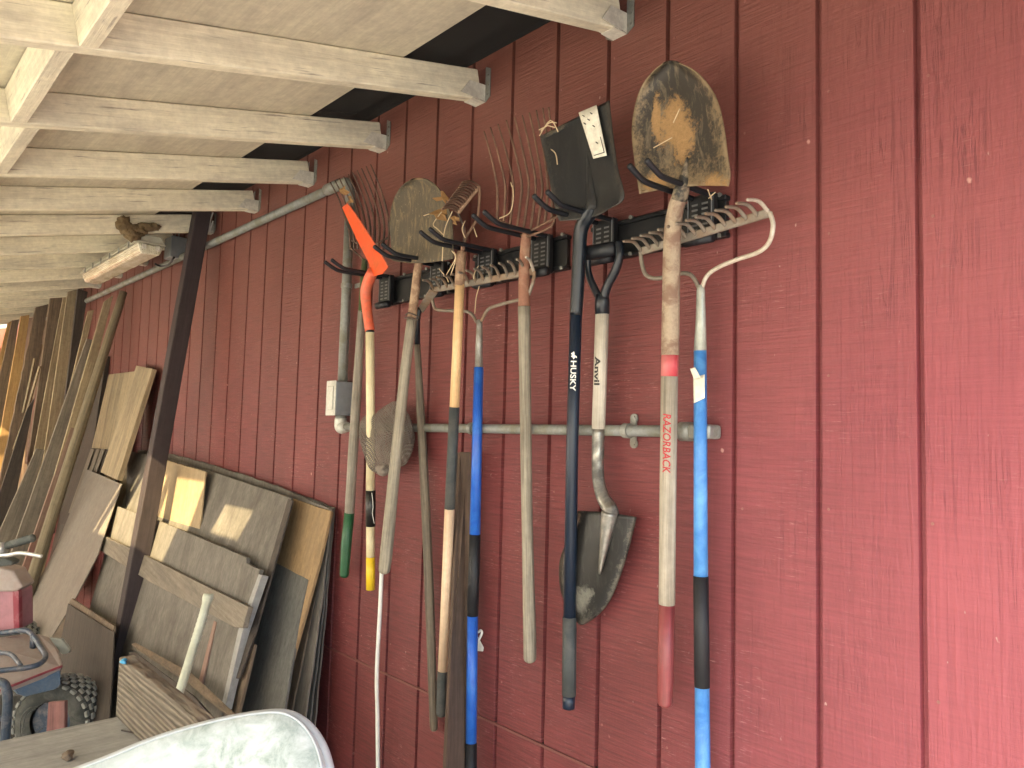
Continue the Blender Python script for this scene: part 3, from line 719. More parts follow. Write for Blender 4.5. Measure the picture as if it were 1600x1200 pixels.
# ---------------------------------------------------------------- hanging tools
HG = 'long-handled garden tools hanging on the racks'
def tool(name, label, cat, px, off=.06, group=HG): return thing(name, label, cat, tuple(W(*px, off)), group)
def bow_rake(label, bar, bar_off, tips, ntine, bows, ferr, handle, hm):
    root = tool('bow_rake', label, 'rake', handle[-1][0][:2])
    a, b = W(*bar[0], bar_off), W(*bar[1], bar_off); ax = (b-a); ln = ax.length; ax.normalize()
    mb = MB(); mb.obox((a+b)/2, ax*(ln/2), Vector((0, .004, 0)), Vector((0, -.002, .0095))); mb.build('head_bar', M['rakesteel'], root, bevel=.002)
    t0, t1 = W(*tips[0], bar_off+.075), W(*tips[1], bar_off+.075)
    for i in range(ntine):
        f = i/(ntine-1); p = a.lerp(b, f*.985+.0075); q = t0.lerp(t1, f)
        mid = p.lerp(q, .45)+Vector((0, 0, .012))
        MB().tube([p, mid, q], [.0048, .0045, .0036], 8, smoothpath=4, round_end=True).build('tine', M['raketip'] if i == ntine-1 else M['rakesteel'], root, smooth=True)
    for bw in bows:
        P = [W(*p) for p in bw]; MB().tube(P, .0052, 10, smoothpath=6).build('bow_arm', M['rakesteel'] if bw[0][0] < 900 or bw[0][0] < 1050 else M['raketip'], root, smooth=True)
    tubepx('ferrule', ferr, hm['ferrule'], root)
    for (lst, key) in zip(handle, hm['mats']):
        tubepx(hm['names'][handle.index(lst)], lst, M[key], root, round_end=False)
    return root
bow_rake('bow rake with bright blue and black fibreglass handle, furthest right tool on the wall',
         ((1001, 393), (1203, 332)), .075, ((975, 377), (1168, 312)), 14,
         [[(1203, 332, .075), (1208, 352, .08), (1202, 378, .08), (1185, 394, .08), (1150, 406, .075), (1120, 419, .07), (1104, 432, .065), (1097, 450, .062)],
          [(1001, 393, .075), (1003, 412, .075), (1010, 430, .075), (1028, 435, .072), (1058, 428, .068), (1076, 428, .066), (1085, 436, .064), (1092, 450, .062)]],
         [(1095, 446, .062, 11), (1095, 455, .062, 13), (1095, 500, .062, 16), (1094, 549, .062, 20)],
         [[(1094, 548, .062, 20), (1095, 900, .055, 22.5)], [(1095, 900, .055, 24), (1097, 1073, .05, 24.5)], [(1097, 1073, .05, 23), (1099, 1330, .045, 25)]],
         dict(ferrule=M['ferrule2'], mats=['blue2', 'blackgrip', 'blue2'], names=['upper_handle', 'grip', 'lower_handle']))
bow_rake('bow rake with deep blue handle banded in black, hanging left of the wire-tined fork',
         ((677, 453), (835, 424)), .085, ((661, 438), (822, 402)), 14,
         [[(835, 424, .085), (834, 436, .085), (829, 452, .085), (822, 465, .08), (800, 471, .075), (778, 477, .07), (762, 484, .066), (752, 502, .062)],
          [(677, 453, .085), (676, 470, .085), (680, 482, .082), (692, 485, .08), (722, 486, .07), (736, 490, .066), (745, 504, .062)]],
         [(749, 500, .062, 9), (749, 510, .062, 10), (748, 575, .062, 13)],
         [[(748, 574, .062, 15), (742, 835, .055, 17)], [(742, 835, .055, 18), (738.5, 962, .05, 18)], [(738.5, 962, .05, 17), (736, 1160, .045, 17.5)], [(736, 1160, .045, 19), (734, 1330, .04, 20)]],
         dict(ferrule=M['ferrule'], mats=['blue', 'blackgrip', 'blue', 'blackgrip'], names=['upper_handle', 'grip', 'lower_handle', 'end_grip']))
def torn_label():
    o = quadgrid('torn_label', ((1080, 588), (1101, 580), (1101, 628), (1083, 632)), lambda x, y: .078, M['label'], None)
    return o

# big round-point shovel with red bands
r = tool('round_shovel', 'large soil-caked round shovel with a grey wooden handle dipped red at the end', 'shovel', (1039, 1105), .06)
grid_px('blade', [((1036, 99), (1049, 95), (1062, 99)), ((1020, 112), (1050, 106), (1083, 109)), ((1003, 134), (1052, 126), (1104, 129)), ((992, 165), (1055, 158), (1121, 158)), ((987, 205), (1059, 198), (1131, 198)), ((991, 250), (1064, 240), (1137, 243)), ((996, 284), (1067, 274), (1141, 272)), ((999, 303), (1068, 292), (1138, 291))],
        lambda t, u: .150+.030*u*u-.012*t+.03*(1-t)**2+.012*math.exp(-(u/.14)**2)*max(0, t-.55)*2, M['razblade'], r, 21, 26, .0028)
tubepx('steel_shaft', [(1062, 308, .138, 25), (1056, 326, .132, 25.5), (1051, 360, .125, 27), (1049, 420, .115, 27.5), (1047, 555, .105, 28)], M['rustshaft2'], r, smooth=4)
tubepx('neck', [(1074, 246, .150, 3), (1071, 264, .148, 9), (1068, 284, .145, 19), (1065, 297, .142, 25), (1061, 312, .137, 25.5)], M['rzneck'], r, smooth=4)
tubepx('red_band', [(1047, 553, .105, 27.2), (1046, 588, .103, 27.2)], M['redband'], r)
tubepx('wooden_handle', [(1046, 588, .103, 26.8), (1043.5, 780, .085, 26.2), (1042, 946, .07, 25.6)], M['razwood'], r)
tubepx('red_dipped_end', [(1042, 944, .070, 26.4), (1040, 1050, .062, 26.6), (1039, 1096, .058, 24)], M['redpaint'], r, round_end=True)
bend_text('lettering', 'RAZORBACK', W(1045.2, 646, .0976), W(1044.05, 738, .0889), 13.35/F_PX*depth(W(1045, 690, .095)), M['redink'], r, shift=-.0045, cap=.019, bold=.015, shear=.15)

# black square shovel
r = tool('square_shovel', 'black square-point shovel with a white sticker on its blade and dark navy handle', 'shovel', (889, 1105), .05)
sqoff = lambda t, u: .150+.018*u*u+.010*(1-t)
grid_px('blade', [((844, 213), (900, 184), (952, 157)), ((852, 247), (907, 217), (957, 205)), ((862, 300), (914, 272), (965, 262)), ((869, 332), (921, 316), (975, 309)), ((874, 345), (924, 340), (950, 326))],
        lambda t, u: sqoff(t, u)-.010*math.exp(-(u/.16)**2)*t, M['sqb'], r, 17, 22, .0026)
tubepx('blade_rib', [(918, 205, .150, 3), (921, 250, .150, 9), (925, 300, .150, 17), (926, 328, .146, 23)], M['sqblade'], r, smooth=3)
tubepx('socket', [(926, 322, .142, 24), (919, 336, .136, 25), (910, 352, .130, 23), (906, 375, .125, 22), (903, 440, .115, 21), (900, 492, .108, 20)], M['blacktube'], r, smooth=5)
tubepx('handle', [(900, 490, .108, 19), (894, 700, .085, 19.2), (890, 966, .055, 19.5)], M['navy'], r)
tubepx('rubber_grip', [(890, 964, .055, 22), (889, 1086, .045, 22)], M['greysleeve'], r)
tubepx('end_cap', [(889, 1086, .045, 19.5), (888.5, 1106, .043, 19.5)], M['navy'], r)
st = quadgrid('sticker', ((904, 176), (932, 164), (948, 243), (927, 248)), lambda x, y: .176, M['label'], r)
wires('sticker_marks', [[(928, 243, .180), (944, 238, .180)], [(944, 238, .180), (938, 214, .180)]], .0010, M['ink'], st)
for q_ in ((910, 180), (918, 186), (926, 196), (912, 192), (931, 222), (922, 176)): wires('sticker_speck', [[(q_[0], q_[1], .179), (q_[0]+3, q_[1]+2, .179)]], .0012, M['ink'], st)
bend_text('lettering', 'HUSKY', W(898, 564, .1), W(896.5, 611, .096), 9.6/F_PX*depth(W(897, 590, .098)), M['white'], r, shift=-.003, cap=.0155, bold=.02)
def husky_mark(parent):
    pts = [(0, .0), (.25, .12), (.55, .10), (.75, .45), (1.05, .5), (.9, .25), (1.25, .0), (.95, -.12), (.8, -.45), (.6, -.2), (.35, -.45), (.2, -.15)]
    me = bpy.data.meshes.new('m'); me.from_pydata([(x, y, 0) for x, y in pts], [], [list(range(len(pts)))]); me.update()
    bend_text('emblem', '', W(898.8, 549, .101), W(898.2, 562, .1), 9.6/F_PX*depth(W(897, 590, .098)), M['white'], parent, shift=-.003, cap=.017, me=me)
husky_mark(r)

# shovel hanging upside down by its D-grip
r = tool('d_handle_shovel', 'D-handled shovel hanging blade-down between the navy and red-banded handles', 'shovel', (910, 976), .05)
tubepx('d_grip', [(914, 397, .085, 20), (917, 396, .085, 24), (945, 391, .085, 23), (962, 387, .085, 21)], M['blackrub'], r)
for nm, l in (('yoke_arm', [(918, 402, .085, 10), (919, 425, .08, 11), (927, 447, .075, 12), (938, 468, .07, 13)]), ('yoke_arm', [(967, 378, .085, 13), (968, 400, .085, 13), (961, 424, .08, 14), (949, 447, .075, 14), (943, 468, .07, 14)])):
    tubepx(nm, l, M['blacktube'], r, smooth=5)
tubepx('yoke_socket', [(941, 460, .07, 20), (941, 470, .07, 23), (941, 491, .068, 23)], M['blacktube'], r)
tubepx('wooden_shaft', [(941, 490, .068, 21.5), (935, 670, .055, 21)], M['anvilwood'], r)
tubepx('steel_shaft', [(935, 669, .055, 19.5), (934, 730, .055, 19), (936, 755, .058, 19.5), (943, 778, .062, 22), (953, 795, .066, 24), (955, 806, .068, 25)], M['steelshaft'], r, smooth=5)
grid_px('blade', [((904, 798), (948, 801), (995, 808)), ((889, 838), (940, 838), (988, 837)), ((876, 872), (930, 873), (979, 871)), ((874, 903), (922, 905), (968, 904)), ((879, 932), (916, 935), (955, 935)), ((892, 958), (913, 958), (938, 958)), ((904, 974), (909, 976), (915, 974))],
        lambda t, u: .045+.024*(1-u*u)*(1-.5*t)-.012*t, M['digb'], r, 19, 24, .0026)
tubepx('frog_ridge', [(953, 800, .072, 28), (948, 830, .072, 21), (942, 865, .070, 12), (937, 897, .066, 3)], M['steelshaft'], r, smooth=4)
bend_text('lettering', 'Anvil', W(939, 557, .063), W(937.5, 602, .06), 10.6/F_PX*depth(W(938, 580, .06)), M['ink'], r, shift=-.0095, cap=.017, bold=.03)

# fork with long wire tines (brown ferrule)
r = tool('manure_fork', 'many-tined wire fork with brown ferrule and grey wooden handle, fanned tines up', 'fork', (828, 1036), .05)
tops = [(756, 205), (766, 199), (778, 194), (791, 188), (804, 183), (816, 180), (827, 176), (838, 172), (848, 169), (857, 168)]
mids = [(776, 287), (789, 287), (802, 286), (815, 285), (826, 285), (837, 286), (847, 286), (856, 287), (862, 285), (868, 284)]
bots = [(777, 343), (787, 347), (797, 351), (808, 354), (818, 357), (829, 357), (840, 354), (851, 349), (862, 343), (871, 336)]
for i in range(10):
    t_, m_, b_ = tops[i], mids[i], bots[i]
    P = [W(*t_, .165), W(lerp(t_[0], m_[0], .52)+1, lerp(t_[1], m_[1], .5), .15), W(*m_, .13), W((m_[0]+b_[0])/2+1, (m_[1]+b_[1])/2, .12), W(*b_, .11)]
    MB().tube(P, [.0022, .0030, .0036, .0038, .0038], 8, smoothpath=5).build('tine', M['rustwire'], r, smooth=True)
wires('cross_wire', [[(777, 343, .112), (797, 352, .112), (822, 362, .11)], [(822, 364, .108), (845, 352, .112), (867, 341, .114), (874, 334, .114)], [(822, 370, .106), (850, 360, .112), (864, 350, .115), (866, 338, .116)], [(822, 370, .105), (800, 362, .108), (787, 348, .11)]], .0036, M['rustwire'], r)
tubepx('ferrule', [(822, 366, .1, 12), (822, 372, .1, 15.5), (819.5, 410, .095, 17.5), (819, 480, .088, 18.5)], M['redrust'], r, smooth=3)
tubepx('handle', [(819, 479, .088, 20), (821, 640, .07, 18), (824, 830, .058, 17.5), (827.5, 985, .05, 20.5), (828, 1028, .048, 20)], M['greywood'], r, smooth=4, round_end=True)

# left fork (green dipped handle)
r = tool('manure_fork', 'dark many-tined fork with grey handle dipped in green at its lower end, leftmost tool', 'fork', (537, 903), .05)
for i in range(10):
    f = i/9; t_ = (lerp(516, 579, f), lerp(285, 257, f)); m_ = (lerp(537, 604, f), lerp(333, 328, f)); b_ = (lerp(548, 606, f)-3*math.sin(f*3.1), lerp(390, 385, f))
    P = [W(*t_, .16), W(lerp(t_[0], m_[0], .5)+2, lerp(t_[1], m_[1], .5), .145), W(*m_, .12), W(lerp(m_[0], b_[0], .5)+3, lerp(m_[1], b_[1], .5), .10), W(*b_, .085)]
    MB().tube(P, [.0022, .003, .0038, .004, .004], 8, smoothpath=4).build('tine', M['darkwire'], r, smooth=True)
wires('cross_wire', [[(548, 388, .085), (560, 398, .082), (570, 408, .08)], [(606, 384, .085), (590, 396, .082), (570, 408, .08)], [(547, 375, .088), (575, 384, .086), (606, 372, .088)]], .004, M['darkwire'], r)
tubepx('ferrule', [(570, 405, .08, 9), (568, 430, .078, 10), (565.5, 488, .074, 11.5)], M['moss'], r)
tubepx('handle', [(565.5, 486, .074, 12), (559, 590, .066, 14.5), (552, 700, .06, 15.5), (546, 802, .055, 15.5)], M['greywood2'], r)
tubepx('green_end', [(546, 801, .055, 16), (541, 850, .052, 16.5), (538, 897, .05, 14.5)], M['green'], r, round_end=True)

# orange-necked tool with ivory handle
r = tool('thatching_hoe', 'orange angled steel blade on an ivory handle with black tape and a yellow end', 'hoe', (579, 920), .08)
po = lambda x, y: .15+(430-y)*.0002
poly = [(534, 324), (542, 318), (562, 345), (592, 393), (606, 417), (597, 428), (577, 433), (577, 413), (556, 372)]
pts = [W(x, y, po(x, y)) for x, y in poly]
slab('blade', pts, .004, M['orange'], r, grain=(0, 0, 1), bevel=.001)
wires('blade_rim', [[(542, 317, .175), (562, 344, .171), (592, 392, .162), (606, 416, .156)]], .0025, M['orange2'], r)
tubepx('neck', [(583, 424, .148, 17), (577, 436, .143, 18), (571.5, 455, .138, 17), (573, 480, .133, 15.5), (578, 517, .128, 15)], M['orange2'], r, smooth=4)
tubepx('neck_seam', [(578, 516, .128, 13), (578, 520, .128, 13)], M['tape'], r)
tubepx('handle', [(578, 519, .128, 13.8), (579, 640, .100, 14), (579, 768, .07, 14)], M['ivory'], r)
tubepx('tape_wrap', [(579, 766, .07, 15.6), (579, 795, .065, 16), (579, 822, .06, 15)], M['tape'], r)
tubepx('lower_handle', [(579, 821, .06, 13.8), (579, 871, .05, 13.8)], M['ivory'], r)
tubepx('yellow_end', [(579, 870, .05, 14.2), (579, 921, .04, 14.2)], M['yellow'], r)
wires('tape_tail', [[(581, 770, .093), (583, 790, .09), (582, 803, .088), (585, 818, .084)]], .0012, M['white'], r)

# old round shovel
r = tool('round_shovel', 'old round shovel with mottled rusty blade and weathered grey handle on the left rack', 'shovel', (600, 898), .06)
grid_px('blade', [((642, 281), (655, 278), (669, 281)), ((632, 287), (656, 284), (679, 288)), ((622, 298), (657, 292), (688, 298)), ((613, 318), (658, 314), (699, 318)), ((609, 348), (659, 346), (706, 346)), ((611, 380), (658, 380), (708, 376)), ((613, 407), (656, 411), (708, 404))],
        lambda t, u: .135+.028*u*u+.03*(1-t)**2+.010*math.exp(-(u/.12)**2)*max(0, t-.5)*2, M['rustyblade'], r, 19, 24, .0028)
tubepx('socket', [(658, 385, .132, 9), (655, 408, .128, 12), (652, 425, .125, 13), (648, 462, .12, 14), (643, 500, .115, 14.5)], M['rustshaft'], r, smooth=3)
tubepx('handle', [(643.5, 499, .118, 16), (633, 580, .128, 16.5), (620, 700, .140, 17.5), (608, 820, .135, 19.5), (603, 870, .13, 20), (600.5, 890, .13, 18)], M['greywood'], r, smooth=3, round_end=True)
wires('wire_tie', [[(634, 492, .125), (639, 489, .135), (652, 494, .135), (656, 498, .12)], [(633, 497, .125), (641, 496, .136), (653, 500, .134)]], .0028, M['darkwire'], r)

# hoe behind
r = tool('hoe', 'old hoe with a long dark bare handle slanting down behind the others', 'hoe', (678, 1143), .03)
pts = [W(671, 452, .13), W(684, 458, .10), W(660, 490, .06), W(654, 479, .09)]
slab('hoe_blade', pts, .003, M['rakesteel'], r, grain=(0, 0, 1))
tubepx('socket', [(655, 482, .075, 9), (652, 500, .06, 9), (652, 540, .05, 9)], M['blacktube'], r)
tubepx('handle', [(652, 538, .05, 9.5), (657, 640, .045, 13), (663.5, 760, .04, 14.5), (671, 930, .035, 15), (677, 1110, .03, 13.5), (678, 1138, .03, 12)], M['darkwoodh'], r, smooth=3, round_end=True)

# garden rake with sleeve handle (pale wood, grey sleeves)
r = tool('garden_rake', 'small rusty-headed rake on a pale wooden handle with grey rubber sleeves', 'rake', (689, 1120), .05)
a, b = W(716, 332, .165), W(749, 291, .15)
MB().tube([a, b], .0065, 8).build('head_bar', M['rustshaft'], r)
for i in range(12):
    f = i/11; p = a.lerp(b, f); tx, ty = lerp(690, 722, f), lerp(327, 285, f)
    q = W(tx, ty, .235); MB().tube([p, p.lerp(q, .5)+Vector((0, 0, .010)), q], [.0036, .0034, .0028], 8, smoothpath=4).build('tine', M['rustwire'], r, smooth=True)
wires('bow_arm', [[(749, 291, .15), (749.5, 305, .15), (748, 328, .15), (745, 342, .15), (736, 358, .145), (728, 372, .142), (724, 392, .14)]], .0045, M['rustwire'], r)
wires('bow_arm', [[(716, 332, .165), (719, 342, .16), (724, 352, .15), (726, 370, .145), (722, 392, .14)]], .0042, M['darkwire'], r)
tubepx('tang', [(724, 380, .14, 5), (722, 396, .14, 7)], M['redrust'], r)
tubepx('ferrule', [(721.5, 393, .14, 13), (720.5, 399, .14, 15), (718, 446, .133, 16)], M['rustshaft'], r)
tubepx('upper_handle', [(718.5, 444, .133, 15), (710, 638, .11, 15.3)], M['palewood'], r)
tubepx('sleeve', [(710, 636, .11, 16.5), (702.5, 795, .09, 16.5)], M['greysleeve'], r)
tubepx('lower_handle', [(702.5, 794, .09, 15.6), (692, 1050, .055, 16)], M['palewood2'], r)
tubepx('end_sleeve', [(692, 1048, .055, 17.5), (689.5, 1114, .05, 16.5)], M['greysleeve'], r, round_end=True)

# torn tape on blue handle belongs to that rake
for o in list(bpy.data.objects):
    if o.get('label', '').startswith('bow rake with bright blue'):
        quadgrid('torn_label', ((1083, 590), (1101, 585), (1101, 622), (1084, 630)), lambda x, y: .079, M['label'], o)
        quadgrid('torn_label_flap', ((1078, 576), (1086, 574), (1095, 590), (1084, 592)), lambda x, y: .085, M['label'], o)

# net bag
def net():
    c = W(603, 685, .080); bm = bmesh.new(); bmesh.ops.create_uvsphere(bm, u_segments=72, v_segments=48, radius=1)
    vs = []; uv = []
    for v in bm.verts:
        x, y, z = v.co; a = math.atan2(z, x)
        d = 1+.10*mnoise.noise(Vector((x, y, z))*1.5+Vector((4, 1, 2)))+.04*mnoise.noise(Vector((x, y, z))*4)
        fold = .30*math.sin(x*9+z*2.5+mnoise.noise(Vector((x, y, z))*2)*3)*(1-abs(z)*.4)
        pin = 1-.25*max(0, -z-.5)
        vs.append(c+Vector((x*.175*d*pin, (y*.036*(d+fold*1.6)), z*.120*d+.012*math.sin(x*5)))); uv.append((x*.175, z*.12+y*.05))
    fs = [[v.index for v in f.verts] for f in bm.faces]; bm.free()
    root = thing('mesh_net_bag', 'brown mesh net bag bundled behind the old shovel handle', 'net bag', tuple(c))
    obj('net', vs, fs, M['net'], root, smooth=True, uvs=uv)
    noisy_blob('knot', W(598, 733, .09), (.03, .02, .022), M['net'], root, amp=.5, freq=50)
net()
# white cord
o = MB().tube([W(606, 800, .075), W(601, 830, .07), W(597, 880, .05), W(594, 950, .045), W(589, 1050, .045), W(590, 1130, .045), W(592, 1330, .04)], .0075, 12, smoothpath=6).build('white_rod', M['white'], smooth=True)
tag(o, 'thin white bent rod standing against the siding behind the old shovel handle', 'rod')
# post leaning between the tools
o = slab('wooden_post', [W(719, 706, .048), W(736, 706, .048), W(732, 1330, .05), W(690, 1330, .16)], .03, M['postw'], None)
tag(o, 'brown stained timber post standing against the wall between the pale and blue handles', 'post')
o = slab('post_cap', [W(719, 704, .05), W(736, 704, .05), W(735, 728, .051), W(718, 728, .051)], .032, M['posttop'], [x for x in bpy.data.objects if x.name == 'wooden_post'][0], grain=(0, 0, 1)) if False else None
# white latch
r = thing('gate_latch', 'small white metal latch on the siding beside the lower blue handle', 'latch', tuple(W(748, 1000, .004)))
q = [W(726, 986, .006), W(731, 986, .006), W(731, 1013, .006), W(726, 1013, .006)]
slab('side_plate', q, .004, M['white'], r)
wires('hook', [[(744, 1008, .02), (750, 996, .02), (753, 989, .02), (751, 985, .02), (747, 988, .02)]], .004, M['white'], r)
slab('base_plate', [W(741, 995, .006), W(746, 995, .006), W(755, 1012, .006), (W(754, 1018, .006)), W(742, 1017, .006)], .004, M['white'], r, grain=(0, 0, 1))

# leaves and straw
def leaf(px, off, size, label, rot=0, m='leaf'):
    c = W(*px, off); n = 10; vs = [c+Vector((0, -.004, 0))]; 
    ex = rt; ez = up
    for i in range(n):
        a = 2*math.pi*i/n+rot; rr = size*(1 if i % 3 else .6)*random.uniform(.6, 1.1)
        vs.append(c+ex*math.cos(a)*rr+ez*math.sin(a)*rr+Vector((0, random.uniform(-.6, .6)*size, 0)))
    fs = [(0, 1+i, 1+(i+1) % n) for i in range(n)]
    o = obj('dry_leaf', vs, fs, M[m], None, solid=.0008); tag(o, label, 'leaf', 'dry leaves caught on the tools'); return o
leaf((537, 298), .19, .022, 'crumpled dry leaf at the tip of the orange blade', .4)
leaf((548, 312), .18, .017, 'small curled dry leaf lying on the orange blade just under its tip', 1.1)
leaf((691, 308), .18, .024, 'golden dry leaf on the right edge of the old rusty shovel blade', .9)
leaf((689, 333), .18, .032, 'largest dry leaf, on the rusty blade under the small rake head', .2)
leaf((713, 343), .17, .02, 'small brown dry leaf hanging beside the bow of the small rake', 1.6)
def straws(lists, label, rad=.0016):
    mb = MB()
    for l in lists: mb.tube([W(*q) for q in l], rad, 5, smoothpath=4)
    o = mb.build('straw_strands', M['straw'], smooth=True); tag(o, label, 'straw')
straws([[(707, 330, .2), (697, 352, .19), (693, 372, .19), (691, 408, .18)], [(690, 331, .19), (677, 350, .19), (684, 358, .19), (694, 368, .19)], [(727, 345, .16), (722, 358, .17), (727, 372, .16)], [(740, 355, .16), (745, 370, .16)], [(706, 392, .17), (712, 404, .17), (704, 430, .16)], [(705, 390, .16), (712, 402, .16), (697, 430, .15)], [(662, 337, .18), (677, 332, .18)], [(686, 420, .14), (697, 433, .13), (701, 441, .13)]], 'pale straw strands dangling from the small rake head over the rusty blade')
straws([[(801, 290, .15), (802, 312, .15), (796, 333, .15), (780, 341, .15)], [(800, 292, .15), (798, 285, .15)]], 'curved pale straw caught in the tines of the wire fork')
straws([[(748, 415, .12), (742, 425, .12), (740, 436, .12)], [(749, 447, .08), (744, 465, .08), (742, 490, .07)]], 'short pale twig stuck on the middle bow rake teeth')
straws([[(843, 212, .17), (860, 188, .18), (872, 206, .17)], [(855, 196, .18), (867, 199, .17)], [(845, 205, .18), (858, 192, .18), (870, 192, .17)], [(852, 214, .17), (858, 230, .17), (868, 240, .17), (871, 257, .17)], [(842, 203, .18), (856, 196, .18)]], 'tuft of dry grass on the top left corner of the black square blade')
straws([[(1021, 231, .185), (1050, 215, .18)], [(1052, 192, .19), (1062, 170, .2)], [(1106, 296, .16), (1112, 312, .12)], [(1107, 310, .12), (1118, 300, .12)]], 'few thin straws on the soil-caked shovel blade and the rack under it', .0013)

# ---------------------------------------------------------------- leaning timber
GB = 'old boards leaning against the siding in the far corner'
def lean(name, label, cat, TL, TR, BR, BL, off, mode, t, m, group=GB, ext=0.0, dx=0.0, rough=0, bevel=.0015):
    """TR-BR edge leans on the wall at constant X; mode x: face looks along the wall, y: face looks out"""
    T = W(*TR, off); X = T.x
    B = PX(*BR, X+dx)
    if B.z < .02: B = PZ(*BR, .02)
    if mode == 'x':
        tl = PX(*TL, X); bl = PX(*BL, X+dx)
    else:
        n = (B-T).cross(Vector((1, 0, 0))).normalized(); tl = PP(*TL, T, n); bl = PP(*BL, T, n)
    if ext:
        k = (B-T).normalized(); k2 = (bl-tl).normalized(); 
        e = ext if k.z > -.05 else min(ext, max(0, (B.z-.01)/-k.z)); e2 = ext if k2.z > -.05 else min(ext, max(0, (bl.z-.01)/-k2.z))
        B = B+k*min(e, e2); bl = bl+k2*min(e, e2)
    o = slab(name, [tl, T, B, bl], t, m, None, rough_edge=rough, bevel=bevel)
    if group is None: return o
    tag(o, label, cat, group); return o
BD = [
 ('pale_offcut', 'bright golden narrow board at the very left edge with sunlight painted in', (12, 505), (20, 500), (-6, 640), (-22, 640), .25, 'x', .03, 'bd_sungold', 1.2),
 ('leaning_board', 'dark-sided board with a golden edge, second from the left edge', (19, 501), (30, 499), (8, 640), (-12, 640), .22, 'x', .035, 'bd_brown', 1.2),
 ('leaning_board', 'wide golden brown board, sunlight painted in, brightest of the tall leaning ones', (33, 494), (46, 492), (10, 760), (-14, 760), .18, 'x', .045, 'bd_sungold', .8),
 ('leaning_board', 'rough dark slab with a waney light edge leaning beside the golden board', (56, 480), (76, 475), (30, 740), (2, 740), .14, 'x', .05, 'bd_brown', .8),
 ('leaning_board', 'tall mid-brown board with a rounded shoulder behind the crossed thin sticks', (79, 465), (98, 463), (60, 720), (44, 720), .12, 'x', .04, 'bd_brown', .5),
 ('leaning_board', 'slim light-edged board just left of the wide tan one', (100, 459), (106, 458), (72, 690), (54, 702), .10, 'x', .03, 'bd_tan', .5),
 ('leaning_board', 'wide tall tan board under the end of the roof lamp', (106, 456), (120, 452), (93, 690), (72, 690), .07, 'x', .035, 'bd_tan', .5),
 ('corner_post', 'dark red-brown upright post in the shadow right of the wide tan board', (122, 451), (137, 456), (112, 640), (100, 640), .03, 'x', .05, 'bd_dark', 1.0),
 ('leaning_board', 'short round-topped tan board halfway up behind the two tall tan boards', (138, 486), (147, 484), (118, 610), (108, 610), .06, 'x', .03, 'bd_tan', .4),
 ('leaning_board', 'dark wide-faced plank with a pale narrow edge, left of the tall pale board', (136, 529), (146, 531), (62, 840), (26, 840), .12, 'x', .03, 'bd_grey', .8),
 ('leaning_board', 'tall pale board ending at the top right beside the round pole', (163, 471), (177, 461), (87, 820), (60, 830), .05, 'x', .03, 'bd_tan', .8),
 ('leaning_board', 'shorter reddish board lying on the lower half of the tall pale board', (111, 668), (123, 671), (74, 850), (48, 850), .22, 'x', .03, 'bd_red', .6),
 ('leaning_board', 'near-black broad plank low at the left edge under the thin stick', (42, 640), (54, 622), (28, 760), (-20, 830), .30, 'x', .03, 'bd_dark', .4),
 ('leaning_board', 'grey plank with a worn top, low behind the quad bike handlebar', (57, 701), (70, 703), (22, 860), (-14, 860), .32, 'x', .03, 'bd_grey', .5),
 ('leaning_board', 'thin upright batten left of the tall mid-brown board', (59, 540), (67, 538), (42, 660), (36, 660), .16, 'x', .02, 'bd_tan', .4),
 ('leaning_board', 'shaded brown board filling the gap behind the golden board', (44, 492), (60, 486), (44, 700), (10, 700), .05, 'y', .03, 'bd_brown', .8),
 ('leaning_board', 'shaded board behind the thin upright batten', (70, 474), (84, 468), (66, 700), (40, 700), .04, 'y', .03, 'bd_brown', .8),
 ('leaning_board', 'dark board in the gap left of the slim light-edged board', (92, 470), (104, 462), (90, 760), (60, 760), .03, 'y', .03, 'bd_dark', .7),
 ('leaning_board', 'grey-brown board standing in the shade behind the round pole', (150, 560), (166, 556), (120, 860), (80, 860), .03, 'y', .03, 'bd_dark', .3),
 ('leaning_board', 'tan board with a reddish edge resting over the light hardboard panel', (213, 571), (238, 576), (183, 750), (157, 738), .06, 'y', .03, 'bd_tan', .0),
 ('hardboard_sheet', 'smooth tan panel standing behind the board with a reddish edge', (170, 585), (212, 580), (190, 705), (142, 705), .03, 'y', .008, 'bd_tan', .3),
 ('leaning_board', 'short square-ended stick below the board with a reddish edge', (199, 709), (211, 710), (190, 790), (175, 790), .05, 'y', .03, 'bd_tan', .3),
 ('leaning_board', 'short yellowish stick touching the left side of the dark stained beam', (219, 710), (231, 711), (222, 790), (212, 770), .05, 'y', .03, 'bd_sungold', .3),
]
for nm, lb, a, b_, c_, d_, off, md, t, mm, ex in BD:
    lean(nm, lb, 'post' if 'post' in nm else ('panel' if 'panel' in nm else 'board'), a, b_, c_, d_, off, md, t, M[mm], ext=ex, rough=.004 if 'waney' in lb else 0)
# grooved dark decking offcut
o = lean('decking_offcut', 'short dark grooved offcut standing behind the grey hardboard sheet', 'board', (130, 699), (168, 702), (156, 740), (118, 735), .10, 'y', .03, M['bd_dark'], ext=.4)
for f in (.3, .55, .75):
    x = lerp(131, 167, f)
    g = lean('groove_strip', '', '', (x, 701), (x+5, 702), (x-8, 740), (x-13, 738), .112, 'y', .004, M['bd_grey'], group=None, ext=.3)
    g.parent = o; g.matrix_basis = wm(o).inverted() @ g.matrix_basis
